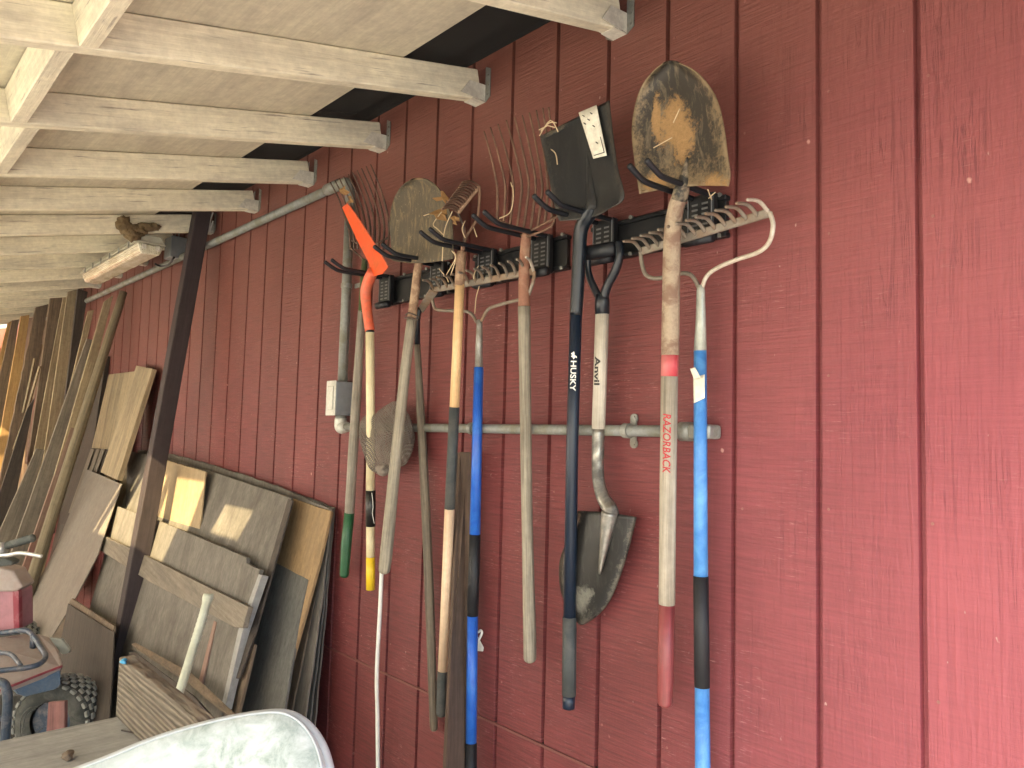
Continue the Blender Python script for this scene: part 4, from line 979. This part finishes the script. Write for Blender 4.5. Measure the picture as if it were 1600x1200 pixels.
# thin sticks crossing
for l, lb in (([(62, 572, .26), (40, 650, .30), (2, 756, .36)], 'thin pale lath crossing the boards diagonally at the far left'),
              ([(54, 560, .24), (46, 600, .26), (36, 645, .28)], 'short thin lath just left of the diagonal lath'),
              ([(58, 605, .24), (52, 650, .26), (42, 725, .30)], 'thin dark pinkish lath under the diagonal lath')):
    o = MB().tube([W(*q) for q in l], .011, 4).build('thin_lath', M['bd_tan'] if 'pale' in lb or 'short' in lb else M['bd_red']); tag(o, lb, 'lath', GB)
# round pole
P0, P1 = W(193, 456, .05), PX(38, 945, W(193, 456, .05).x)
o = MB().tube([P0, P0.lerp(P1, .3), P0.lerp(P1, .6), P1], [.026, .032, .036, .040], 14, smoothpath=4).build('round_pole', wood('peeled_pole', (.24, .195, .125), (.13, .105, .068), 'UV', stain=(.12, .10, .06), bs=.6), smooth=True)
tag(o, 'rounded greenish-tan pole leaning right of the tall pale board', 'pole', GB)

# grey hardboard sheet bent forward
def sheet_px(name, label, cat, poly, top, off_t, bot, off_b, t, m, group=None, parent=None, X=None, rough=0, grain=None, bevel=.0012):
    """sheet in a leaning plane that contains the wall direction: top/bottom are pixels with offsets"""
    T = W(*top, off_t); B = W(*bot, off_b); d = Vector((0, B.y-T.y, B.z-T.z)); n = d.cross(Vector((1, 0, 0))).normalized()
    o = slab(name, [PP(x, y, T, n) for x, y in poly], t, m, parent, grain=grain, rough_edge=rough, bevel=bevel)
    if parent is None: tag(o, label, cat, group)
    return o
GP = 'plywood sheets stacked against the siding'
sheet_px('hardboard_sheet', 'smooth grey-brown hardboard sheet curving down towards the quad bike', 'sheet', [(135, 733), (190, 756), (167, 822), (153, 866), (115, 940), (80, 996), (34, 990), (40, 945), (86, 858), (118, 780)], (190, 756), .20, (80, 995), .52, .006, M['hardboard'], GP)
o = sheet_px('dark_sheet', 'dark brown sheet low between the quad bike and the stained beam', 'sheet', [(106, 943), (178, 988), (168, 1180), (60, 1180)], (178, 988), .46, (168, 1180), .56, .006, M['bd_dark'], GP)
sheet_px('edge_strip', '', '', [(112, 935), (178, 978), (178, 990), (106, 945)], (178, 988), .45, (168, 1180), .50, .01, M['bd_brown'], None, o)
# main stack, back to front (right edge on the wall at X = -2.78)
for k, (dx_, off) in enumerate(((3, .006), (1, .018), (-1, .03))):
    sheet_px('plywood_sheet', ['weathered grey plywood sheet hard against the siding, with the ragged top edge', 'thin grey sheet second from the siding in the stack', 'thin brownish grey sheet third from the siding in the stack'][k], 'sheet',
             [(215, 703-k*0), (262, 708), (340, 729), (440, 762), (519+dx_, 793+k*2), (506+dx_-k*2, 950), (488+dx_-k*6, 1135), (480-k*9, 1330), (300, 1330), (215, 900)], (519, 795), off+.008, (486-k*8, 1135), .085+k*.028, .007, M['ply_grey' if k != 1 else 'ply_blue'], GP, rough=.004)
sheet_px('plywood_sheet', 'orange-brown varnished plywood sheet at the right end of the stack', 'sheet', [(425, 768), (517, 799), (500, 875), (470, 985), (432, 1120), (405, 1230), (330, 1230), (380, 950)], (517, 799), .05, (432, 1120), .225, .012, M['ply_gold'], GP, rough=.001)
sheet_px('plywood_sheet', 'narrow brown offcut edge seen just right of the varnished sheet', 'sheet', [(500, 795), (519, 801), (503, 885), (478, 1000), (452, 1130), (430, 1230), (410, 1230), (440, 1100)], (519, 801), .035, (452, 1130), .155, .008, M['bd_brown'], GP, rough=.002)
sheet_px('plywood_sheet', 'dark blue-grey plywood sheet covering the lower part of the varnished one', 'sheet', [(428, 878), (481, 906), (467, 972), (443, 1118), (425, 1230), (340, 1230), (372, 1060)], (481, 906), .115, (443, 1118), .225, .01, M['ply_blue'], GP, rough=.002)
sheet_px('plywood_sheet', 'large grey-brown plywood sheet in the middle of the stack with a double right edge', 'sheet', [(200, 705), (266, 716), (340, 740), (455, 778), (431, 860), (395, 985), (372, 1055), (330, 1200), (180, 1200), (190, 900)], (455, 778), .10, (385, 1010), .28, .009, M['ply_grey'], GP, rough=.0015)
sheet_px('edge_moulding', 'thin dark double batten along the right edge of the large grey-brown sheet', 'batten', [(450, 779), (457, 782), (400, 985), (374, 1060), (366, 1060), (392, 980)], (456, 782), .108, (388, 1010), .285, .008, M['bd_dark'], GP)
sheet_px('plywood_sheet', 'small light golden plywood panel with a sun patch in its colour, beside the stained beam', 'sheet', [(230, 708), (263, 720), (321, 737), (311, 840), (247, 815), (222, 804)], (321, 737), .135, (311, 840), .172, .008, M['ply_sunlit'], GP, rough=.0015)
root = sheet_px('plywood_door', 'old plywood door panel with a nailed cross ledger, front of the stack', 'panel', [(183, 791), (246, 813), (300, 835), (385, 871), (385, 880), (406, 890), (402, 905), (376, 985), (348, 1107), (330, 1200), (150, 1200), (140, 950), (165, 860)], (406, 890), .24, (348, 1107), .36, .018, M['ply_grey'], GP, rough=.001)
T = W(406, 890, .26); B = W(348, 1107, .385)
sheet_px('ledger', '', '', [(160, 836), (233, 871), (300, 905), (388, 948), (379, 981), (366, 980), (230, 907), (156, 860)], (406, 890), .268, (348, 1107), .388, .022, M['bd_grey'], None, root, grain=(1, 0, -.15))
sheet_px('edge_batten', '', '', [(404, 897), (409, 899), (378, 990), (351, 1108), (345, 1106), (372, 985)], (406, 890), .245, (348, 1107), .365, .03, M['pale_edge'], None, root)
sheet_px('red_stick', 'thin red-brown stick leaning beside the pale tool handle', 'stick', [(334, 970), (338, 972), (313, 1078), (307, 1076)], (336, 970), .30, (310, 1077), .37, .008, M['bd_red'], None, None)
sheet_px('plywood_offcut', 'small dark offcut with a pale edge right of the ledger panel', 'offcut', [(376, 994), (398, 1008), (370, 1125), (350, 1200), (320, 1200)], (398, 1008), .27, (370, 1125), .33, .012, M['bd_brown'], GP)
o = sheet_px('wood_strip', 'upper of two narrow strips lying low across the ledger panel', 'strip', [(205, 1006), (212, 1004), (300, 1052), (375, 1122), (372, 1130), (290, 1062)], (300, 1052), .40, (372, 1130), .44, .02, M['bd_brown'], GP, grain=(1, 0, -.3))
o = sheet_px('wood_strip', 'lower of two narrow strips, in the shade behind the ridged plank', 'strip', [(200, 1020), (210, 1018), (300, 1085), (340, 1130), (330, 1138), (285, 1092)], (300, 1085), .43, (330, 1138), .46, .02, M['bd_dark'], GP, grain=(1, 0, -.3))
# stained beam
T = W(332, 325, .045); B = PX(190, 1125, T.x); tl = PX(308, 325, T.x); bl = PX(160, 1125, T.x)
k = (B-T).normalized(); e = (B.z-.0)/-k.z; k2 = (bl-tl).normalized()
o = slab('stained_beam', [tl, T, B+k*max(e, 0), bl+k2*max(e, 0)], .075, M['beam'], None, bevel=.004)
tag(o, 'long dark stained timber beam leaning from the rafters to the ground', 'beam')

# tool handle and plank on the bench
c0, c1 = W(325, 930, .50), W(280, 1080, .56)
r = thing('striking_handle', 'pale ribbed axe-like handle sticking up behind the ridged plank', 'handle', tuple(c1+(c1-c0)*.5))
hp = M['white']
hm_ = plain('pale_glass_fibre', (.52, .55, .44), .5, dirt=(.34, .34, .26), damt=.6)
def dpt(x, y, o, w): p = W(x, y, o); return p, w/2/F_PX*depth(p)
L_ = [dpt(326, 928, .50, 15), dpt(325, 934, .502, 17), dpt(322, 945, .505, 13), dpt(318, 960, .51, 13.5)]
n0 = 12
for i in range(n0): t = i/(n0-1); L_.append(dpt(lerp(318, 305, t), lerp(961, 1003, t), lerp(.51, .53, t), 13.2 if i % 2 else 14.4))
L_ += [dpt(304, 1006, .53, 13.5), dpt(292, 1045, .545, 14), dpt(272, 1108, .57, 14), dpt(240, 1210, .61, 14)]
MB().tube([a for a, b in L_], [b for a, b in L_], 16).build('handle_shaft', hm_, r, smooth=True)

# bench
ZB = .80
cA = PZ(190, 1118, ZB)
xc, oc = cA.x, -cA.y
bench = thing('workbench', 'dusty grey timber bench in the left foreground', 'bench', (xc+.6, -oc-.25, 0))
MB().box((xc, -oc-.62, ZB-.038), (xc+.95, -oc+.02, ZB)).build('bench_top', M['bench'], bench, frame=frame_of(Vector((0, 1, .0)), Vector((1, 0, 0)), Vector((xc+.5, -oc-.3, ZB))), bevel=.004)
for x in (xc+.08, xc+.87):
    for y in (-oc-.56, -oc-.05): MB().box((x-.04, y-.04, 0), (x+.04, y+.04, ZB-.039)).build('leg', M['bd_brown'], bench, bevel=.003)
MB().box((xc+.12, -oc-.07, .25), (xc+.83, -oc-.03, .34)).build('stretcher', M['bd_brown'], bench)
fr = frame_of(Vector((1, 0, 0)), Vector((0, 0, -1)), Vector((xc+.35, -oc, ZB+.07)))
tz = PZ(190, 1036, ZB+.15)
n = 28; top = []; random.seed(5)
for i in range(n+1):
    top.append((xc+.002+.66*i/n, -oc-.015, ZB+.152+.004*mnoise.noise(Vector((i*.5, 0, 0)))-(.02*max(0, i/n-.75)**1)))
poly = [(xc+.66, -oc-.015, ZB+.002), (xc+.002, -oc-.015, ZB+.002)]+top
o = MB().prism(poly, (0, .036, 0)).build('ridged_plank', M['plank'], frame=fr, bevel=.002)
tag(o, 'short weathered plank with raised grain standing on edge on the grey bench', 'plank')
o = noisy_blob('chip', PZ(105, 1186, ZB)+Vector((0, 0, .008)), (.018, .012, .009), M['bd_brown'], amp=.5, freq=60); tag(o, 'small lump of dirt lying on the grey bench top', 'debris')
o = MB().tube([PZ(190, 1143, ZB)+Vector((0, 0, .003)), PZ(205, 1148, ZB)+Vector((0, 0, .006)), PZ(222, 1152, ZB)+Vector((0, 0, .003))], .0022, 6).build('twig', M['bd_dark']); tag(o, 'thin dark twig on the bench by the foot of the ridged plank', 'twig')
o = noisy_blob('blue_scrap', W(192, 1032, 1)+Vector((0, 0, 0)) if False else PZ(193, 1033, ZB+.155), (.011, .008, .006), plain('light_blue_plastic', (.05, .35, .60), .4), amp=.6, freq=80); tag(o, 'tiny bright blue plastic scrap on the corner of the ridged plank', 'scrap')

# chair back with mottled cover in the foreground
def chair():
    d = 1.25
    m, nt, b = newmat('mottled_pale_cover', .75)
    v = coord(nt, 'Object', (1, 1, 1)); n1 = noise(nt, v, 26, 6, .7, .4); n2 = noise(nt, v, 7, 4, .6)
    col = mix(nt, ramp(nt, n1, [(.36, 0), (.64, 1)]), (.26, .32, .28), (.60, .65, .63)); col = mix(nt, ramp(nt, n2, [(.35, 0), (.75, .7)]), col, (.54, .60, .61))
    L(nt, col, b.inputs['Base Color']); bump(nt, b, n1, .25, .003)
    rim = plain('grey_piping', (.50, .54, .55), .6)
    out = [(60, 1236), (165, 1197), (230, 1170), (300, 1147), (370, 1130), (425, 1122), (455, 1124), (478, 1137), (497, 1160), (510, 1190), (520, 1240), (528, 1330), (530, 1500), (60, 1500)]
    p0 = D(430, 1122, d); nn = (CAM-p0); nn = (nn*.35+Vector((.25, -.35, .55))).normalized()
    pl = [PP(x, y, p0, nn) for x, y in out]
    c = sum(pl, Vector())/len(pl)
    root = thing('cushioned_chair', 'chair back in mottled pale green-white cover with grey piping, near foreground', 'chair', (c.x, c.y, 0))
    # rounded pad
    top_, _ = spline(pl[:12], [1]*12, 5)
    ring = top_+pl[12:]; N = len(ring); cc = sum(ring, Vector())/N
    vs = []; fs = []; L2 = [(0.0, -.0), (.0, .018), (.035, .030), (.12, .036), (.45, .040)]
    for k, h in L2: vs += [p.lerp(cc, k)+nn*h for p in ring]
    vs.append(cc+nn*.04)
    for a in range(len(L2)-1):
        for i in range(N): j = (i+1) % N; fs.append((a*N+i, a*N+j, (a+1)*N+j, (a+1)*N+i))
    a = len(L2)-1
    for i in range(N): fs.append((a*N+i, a*N+(i+1) % N, len(vs)-1))
    fs.append(list(range(N))[::-1])
    obj('backrest', vs, fs, m, root, smooth=True)
    MB().tube([p+nn*.012 for p in top_], .010, 10).build('piping', rim, root, smooth=True)
    fr_ = [p.lerp(cc, .06)+nn*.034 for p in top_]
    MB().tube(fr_, .0022, 6).build('seam', rim, root, smooth=True)
    bx_, by_ = c.x, c.y
    fm = plain('white_plastic_frame', (.6, .6, .57), .5)
    MB().box((bx_-.22, by_-.05, .40), (bx_+.22, by_+.36, .46)).build('seat', m, root, bevel=.02, bseg=3)
    for sx in (-.19, .19):
        for sy in (0, .32): MB().tube([(bx_+sx, by_+sy, 0), (bx_+sx, by_+sy, .41)], .018, 10).build('leg', fm, root, smooth=True)
        lo = min(p.z for p in pl)
        MB().tube([(bx_+sx, by_-.02, .42), (bx_+sx*.6, by_, max(.5, lo+.05))], .014, 10).build('back_support', fm, root, smooth=True)
chair()

# ---------------------------------------------------------------- roof lamp, nest
def lamp():
    a = proof(238, 372, -.003); b = proof(128, 412, -.003)
    x1, x0 = -4.36, -5.58
    yc = -.325; zc = roofz(-yc)-.012
    root = thing('strip_lamp', 'long weatherproof strip lamp with ribbed clear cover fixed under the rafters', 'lamp', ((x0+x1)/2, yc, zc))
    nl = 2; tilt = math.tan(SL)
    def sec(w0, w1, h0, h1, name, m, xa, xb, par, bv=.006):
        mb = MB(); q = [(xa, yc-w0, zc-h0), (xa, yc+w0, zc-h0), (xa, yc+w1, zc-h1), (xa, yc-w1, zc-h1)]
        mb.prism(q, (xb-xa, 0, 0)); return mb.build(name, m, par, bevel=bv, bseg=3)
    beige = plain('aged_beige_housing', (.40, .39, .31), .5, dirt=(.25, .22, .16), damt=.5)
    sec(.052, .072, .0, .038, 'housing', beige, x0, x1, root)
    sec(.077, .077, .0385, .049, 'rim', beige, x0-.005, x1+.005, root, .003)
    sec(.072, .048, .0495, .105, 'ribbed_cover', M['lens'], x0+.004, x1-.004, root, .012)
    for i in range(6):
        x = x1-.13-i*.19
        MB().box((x-.006, yc-.083, zc-.062), (x+.006, yc-.0775, zc-.028)).build('latch', M['galv'], root, bevel=.001)
    for y in (-.035, .035): MB().box((x1-.002, yc+y-.012, zc-.082), (x1+.004, yc+y+.012, zc-.052)).build('end_clip', M['galv_paint'], root, bevel=.003)
lamp()
nest = thing('mud_wasp_nest', 'lumpy brown mud nest stuck on the rafter above the lamp end', 'nest', (-4.34, -.42, RZ))
for (x, y, rx_, rz_) in ((192, 350, .035, .042), (200, 358, .04, .035), (207, 366, .04, .035), (216, 360, .045, .03), (228, 355, .045, .022), (240, 354, .03, .02)):
    noisy_blob('mud_lump', PX(x, y, -4.335)+Vector((0, 0, 0)), (.03, rx_, rz_), M['mudnest'], nest, amp=.55, freq=55, seed=x)
o = wires('hanging_string', [[(333, 332, .03), (329, 343, .04), (327, 362, .04), (333, 345, .03)]], .004, M['white'], None); tag(o, 'small white string dangling right of the stained beam top', 'string')

# ---------------------------------------------------------------- quad bike
def quad():
    K = 1.17; D = lambda x, y, d: CAM + ray(x, y)*(d*K)
    dd = 3.05
    root = thing('quad_bike', 'dusty red quad bike with knobbly tyres parked between the boards and the bench', 'quad bike', tuple(D(60, 1120, 3.2)-Vector((0, 0, D(60, 1120, 3.2).z))))
    dusty = plain('dusty_faded_plastic', (.36, .31, .29), .7, dirt=(.30, .22, .20), damt=.6)
    red = plain('faded_red_plastic', (.26, .035, .06), .45, dirt=(.40, .25, .27), damt=.6)
    pink = plain('sun_bleached_red', (.34, .16, .20), .5, dirt=(.42, .18, .22), damt=.6)
    bl = plain('dark_blue_tube', (.035, .06, .10), .35, dirt=(.22, .20, .20), damt=.6, sc_=2)
    blue = plain('slate_blue_plastic', (.10, .17, .28), .5, dirt=(.22, .26, .30), damt=.5)
    silver = metal('silver_lever', (.62, .64, .66), rough=.35, met=.7)
    grip = plain('black_ribbed_grip', (.06, .07, .07), .7, dirt=(.20, .20, .18), damt=.6)
    tyre = plain('dusty_tyre', (.05, .055, .052), .9, dirt=(.12, .12, .11), damt=.8); knobm = plain('dusty_tread', (.27, .28, .26), .9, dirt=(.16, .16, .15), damt=.7)
    def fl(x, y, d): return D(x, y, d)
    def poly(name, pts, d, t, m, par=root, dl=None, bevel=.01):
        P = [D(x, y, d if dl is None else dl[i]) for i, (x, y) in enumerate(pts)]
        tot = Vector()
        for i in range(1, len(P)-1): tot += (P[i]-P[0]).cross(P[i+1]-P[0])
        n = tot.normalized(); n = -n if n.dot(P[0]-CAM) < 0 else n
        return MB().prism(P, n*t).build(name, m, par, bevel=bevel, bseg=2)
    def tb(name, l, w, m, par=root, s=5, seg=12, **k):
        P = [D(*q) for q in l]; R = [w/2/F_PX*q[2]*K for q in l]
        return MB().tube(P, R, seg, smoothpath=s, **k).build(name, m, par, smooth=True)
    # tyre
    def wheel(cx, cy, d, ax, R, wd):
        c = D(cx, cy, d); c.z = R
        ax = Vector(ax).normalized(); e1 = Vector((0, 0, 1)); e2 = ax.cross(e1).normalized()
        prof = [(-wd/2, R*.52), (-wd/2-.010, R*.7), (-wd/2, R*.9), (-wd*.36, R*.975), (0, R), (wd*.36, R*.975), (wd/2, R*.9), (wd/2+.015, R*.7), (wd/2, R*.52)]
        vs = []; fs = []; n = 48; k = len(prof)
        for i in range(n):
            a = 2*math.pi*i/n; rd = e1*math.cos(a)+e2*math.sin(a)
            vs += [c+ax*p+rd*q for p, q in prof]
        for i in range(n):
            for j in range(k-1): fs.append((i*k+j, ((i+1) % n)*k+j, ((i+1) % n)*k+j+1, i*k+j+1))
        w_ = thing('x', '', '', (0, 0, 0)); bpy.data.objects.remove(w_)
        t = obj('tyre', vs, fs, tyre, root, smooth=True)
        kb = MB()
        for i in range(26):
            for j, (p, q) in enumerate(((-wd*.47, R*.935), (-wd*.28, R*.978), (-wd*.09, R*.992), (wd*.09, R*.992), (wd*.28, R*.978), (wd*.47, R*.935))):
                a = 2*math.pi*(i+(.5 if j % 2 else 0))/26; rd = e1*math.cos(a)+e2*math.sin(a); tg = ax.cross(rd)
                kb.obox(c+ax*p+rd*(q+.002), ax*wd*.068, tg*R*.075, rd*.007)
        kb.build('tread_knobs', knobm, t, bevel=.003)
        MB().tube([c-ax*wd*.38, c+ax*wd*.38], R*.5, 24).build('rim', bl, root, smooth=False)
        return t
    a1 = (.75, -.62, 0)
    wheel(93, 1125, 3.08, a1, .178, .17)
    wheel(8, 985, 3.9, a1, .20, .16)
    # body
    poly('headlamp_cowl', [(-40, 885), (2, 888), (20, 892), (26, 903), (36, 917), (24, 925), (-40, 925)], 3.15, .10, dusty)
    poly('front_panel', [(-40, 921), (18, 921), (28, 924), (29, 985), (-40, 990)], 3.17, .12, pink)
    poly('panel_edge', [(19, 920), (29, 923), (30, 985), (21, 987)], 3.155, .03, red, bevel=.004)
    poly('mudguard', [(-40, 1000), (40, 990), (62, 990), (78, 996), (90, 1015), (98, 1035), (96, 1042), (60, 1055), (15, 1072), (-40, 1090)], 3.0, .03, dusty, dl=[3.0, 3.2, 3.2, 3.18, 3.08, 3.0, 2.97, 2.9, 2.82, 2.75], bevel=.006)
    tb('red_lip', [(97, 1041, 2.97), (60, 1055, 2.9), (15, 1073, 2.82), (-40, 1092, 2.75)], 4, red)
    poly('side_flap', [(76, 996), (96, 999), (109, 1016), (107, 1021), (96, 1023)], 3.12, .02, plain('grey_flap', (.33, .34, .30), .7), bevel=.004)
    poly('side_box', [(20, 1072), (96, 1044), (96, 1070), (88, 1078), (40, 1090), (28, 1086)], 2.93, .12, blue, dl=[2.84, 2.97, 2.97, 2.97, 2.88, 2.85], bevel=.012)
    # handlebar
    L_ = [(-40, 868, 3.0), (0, 856, 3.0), (8, 854, 3.0)]
    tb('handlebar', L_, 9, bl, s=0)
    gp = []; 
    for i in range(14): gp.append((lerp(9, 50, i/13), lerp(853, 841, i/13), 3.0))
    P = [D(*q) for q in gp]; R = [(13.5 if i % 2 else 11.5)/2/F_PX*3*K for i in range(14)]
    MB().tube(P, R, 14, round_end=True).build('grip', grip, root, smooth=True)
    tb('lever_clamp', [(-6, 858, 2.99), (8, 856, 2.99)], 19, silver, s=0); tb('brake_lever', [(0, 868, 2.97), (14, 867, 2.96), (30, 864, 2.95), (48, 866, 2.95), (64, 869, 2.95)], 6, silver, round_end=True)
    poly('dash_pad', [(-40, 872), (6, 872), (20, 878), (18, 884), (-40, 890)], 3.05, .06, grip, bevel=.008)
    # rack and bumper tubes
    tb('rack_tube', [(-40, 993, 3.1), (10, 988, 3.1), (38, 985, 3.1), (52, 993, 3.06), (64, 1012, 2.98), (71, 1024, 2.93), (66, 1034, 2.88), (48, 1042, 2.84), (0, 1048, 2.8), (-40, 1052, 2.78)], 8.5, bl)
    tb('rack_tube', [(-40, 1018, 2.95), (5, 1020, 2.92), (18, 1023, 2.9), (28, 1034, 2.86), (32, 1040, 2.84)], 7, bl)
    tb('rack_stay', [(52, 992, 3.05), (51, 1017, 3.07)], 9, bl, s=0)
    tb('bumper_tube', [(-30, 1064, 2.7), (0, 1066, 2.7), (9, 1074, 2.7), (12, 1095, 2.7), (10, 1130, 2.7), (6, 1175, 2.7)], 14, bl)
    tb('bumper_tube', [(-40, 1118, 2.7), (10, 1124, 2.7)], 8, bl, s=0)
    poly('engine_block', [(-60, 1085), (30, 1080), (60, 1110), (55, 1200), (-60, 1200)], 3.1, .2, plain('dark_engine', (.02, .022, .025), .5, dirt=(.08, .06, .04)), bevel=.02)
    for l in ([(33, 1156, 2.72), (32, 1125, 2.72), (46, 1106, 2.74), (60, 1104, 2.76)], [(33, 1150, 2.72), (40, 1118, 2.72), (55, 1108, 2.76)], [(32, 1148, 2.72), (48, 1150, 2.72), (66, 1138, 2.72)]):
        tb('cable', l, 1.8, plain('pale_cable', (.25, .23, .18), .6) if False else grip, seg=6)
quad()
pB = [PZ(72, 1146, .62)+Vector((0, 0, 0))]
p_ = [D(75, 1097, 2.62), D(101, 1095, 2.62), D(100, 1170, 2.58), D(70, 1175, 2.58)]
o = slab('red_brown_offcut', p_, .02, wood('red_brown_offcut_wood', (.20, .09, .08), (.12, .05, .05), stain=(.25, .16, .14)), None, bevel=.002); tag(o, 'red-brown wood offcut propped upright in front of the knobbly tyre', 'offcut')

# sunlit end wall seen past the boards
eb = thing('end_wall', 'sunlit orange-red end wall with white trim glimpsed past the boards at the far left', 'wall', (-10.6, -1.5, 0))
em = wood('orange_red_siding', (.52, .16, .08), (.42, .12, .06), bs=.2)
MB().box((-10.7, -4.2, 0), (-10.6, -.02, 3.2)).build('siding', em, eb)
for y0, y1, z0, z1 in ((-.62, -.52, 1.3, 2.45), (-1.5, -.52, 2.2, 2.3), (-1.5, -.52, 1.2, 1.3)):
    MB().box((-10.598, y0, z0), (-10.57, y1, z1)).build('white_trim', M['white'], eb, bevel=.002)

# added unseen screen that softens the sun and keeps direct rays out
def fg():
    m, nt, b = newmat('milky_diffuser', .6)
    o = nt.nodes['Material Output']; d = nt.nodes.new('ShaderNodeBsdfTranslucent'); d.inputs[0].default_value = (.92, .88, .80, 1)
    f = nt.nodes.new('ShaderNodeBsdfDiffuse'); f.inputs[0].default_value = (.7, .68, .62, 1)
    mx = nt.nodes.new('ShaderNodeMixShader'); mx.inputs[0].default_value = .3
    L(nt, d.outputs[0], mx.inputs[1]); L(nt, f.outputs[0], mx.inputs[2]); L(nt, mx.outputs[0], o.inputs[0]); return m
FG = fg()
ob = thing('added_diffuser_screen', 'milky corrugated screen added out of view beyond the quad bike to diffuse the sun', 'wall', (-5, -2.7, 0))
x = -10.1
while x < -.6:
    mb = MB(); n = 24; vs = []
    for i in range(n+1):
        xx = x+1.06*i/n; y = -2.69+.009*math.sin(i*math.pi/2)
        vs += [(xx, y, .05), (xx, y, roofz(2.68)-.02)]
    obj('diffuser_panel', vs, [(2*i, 2*i+2, 2*i+3, 2*i+1) for i in range(n)], FG, ob, smooth=True, solid=.0015); x += 1.065
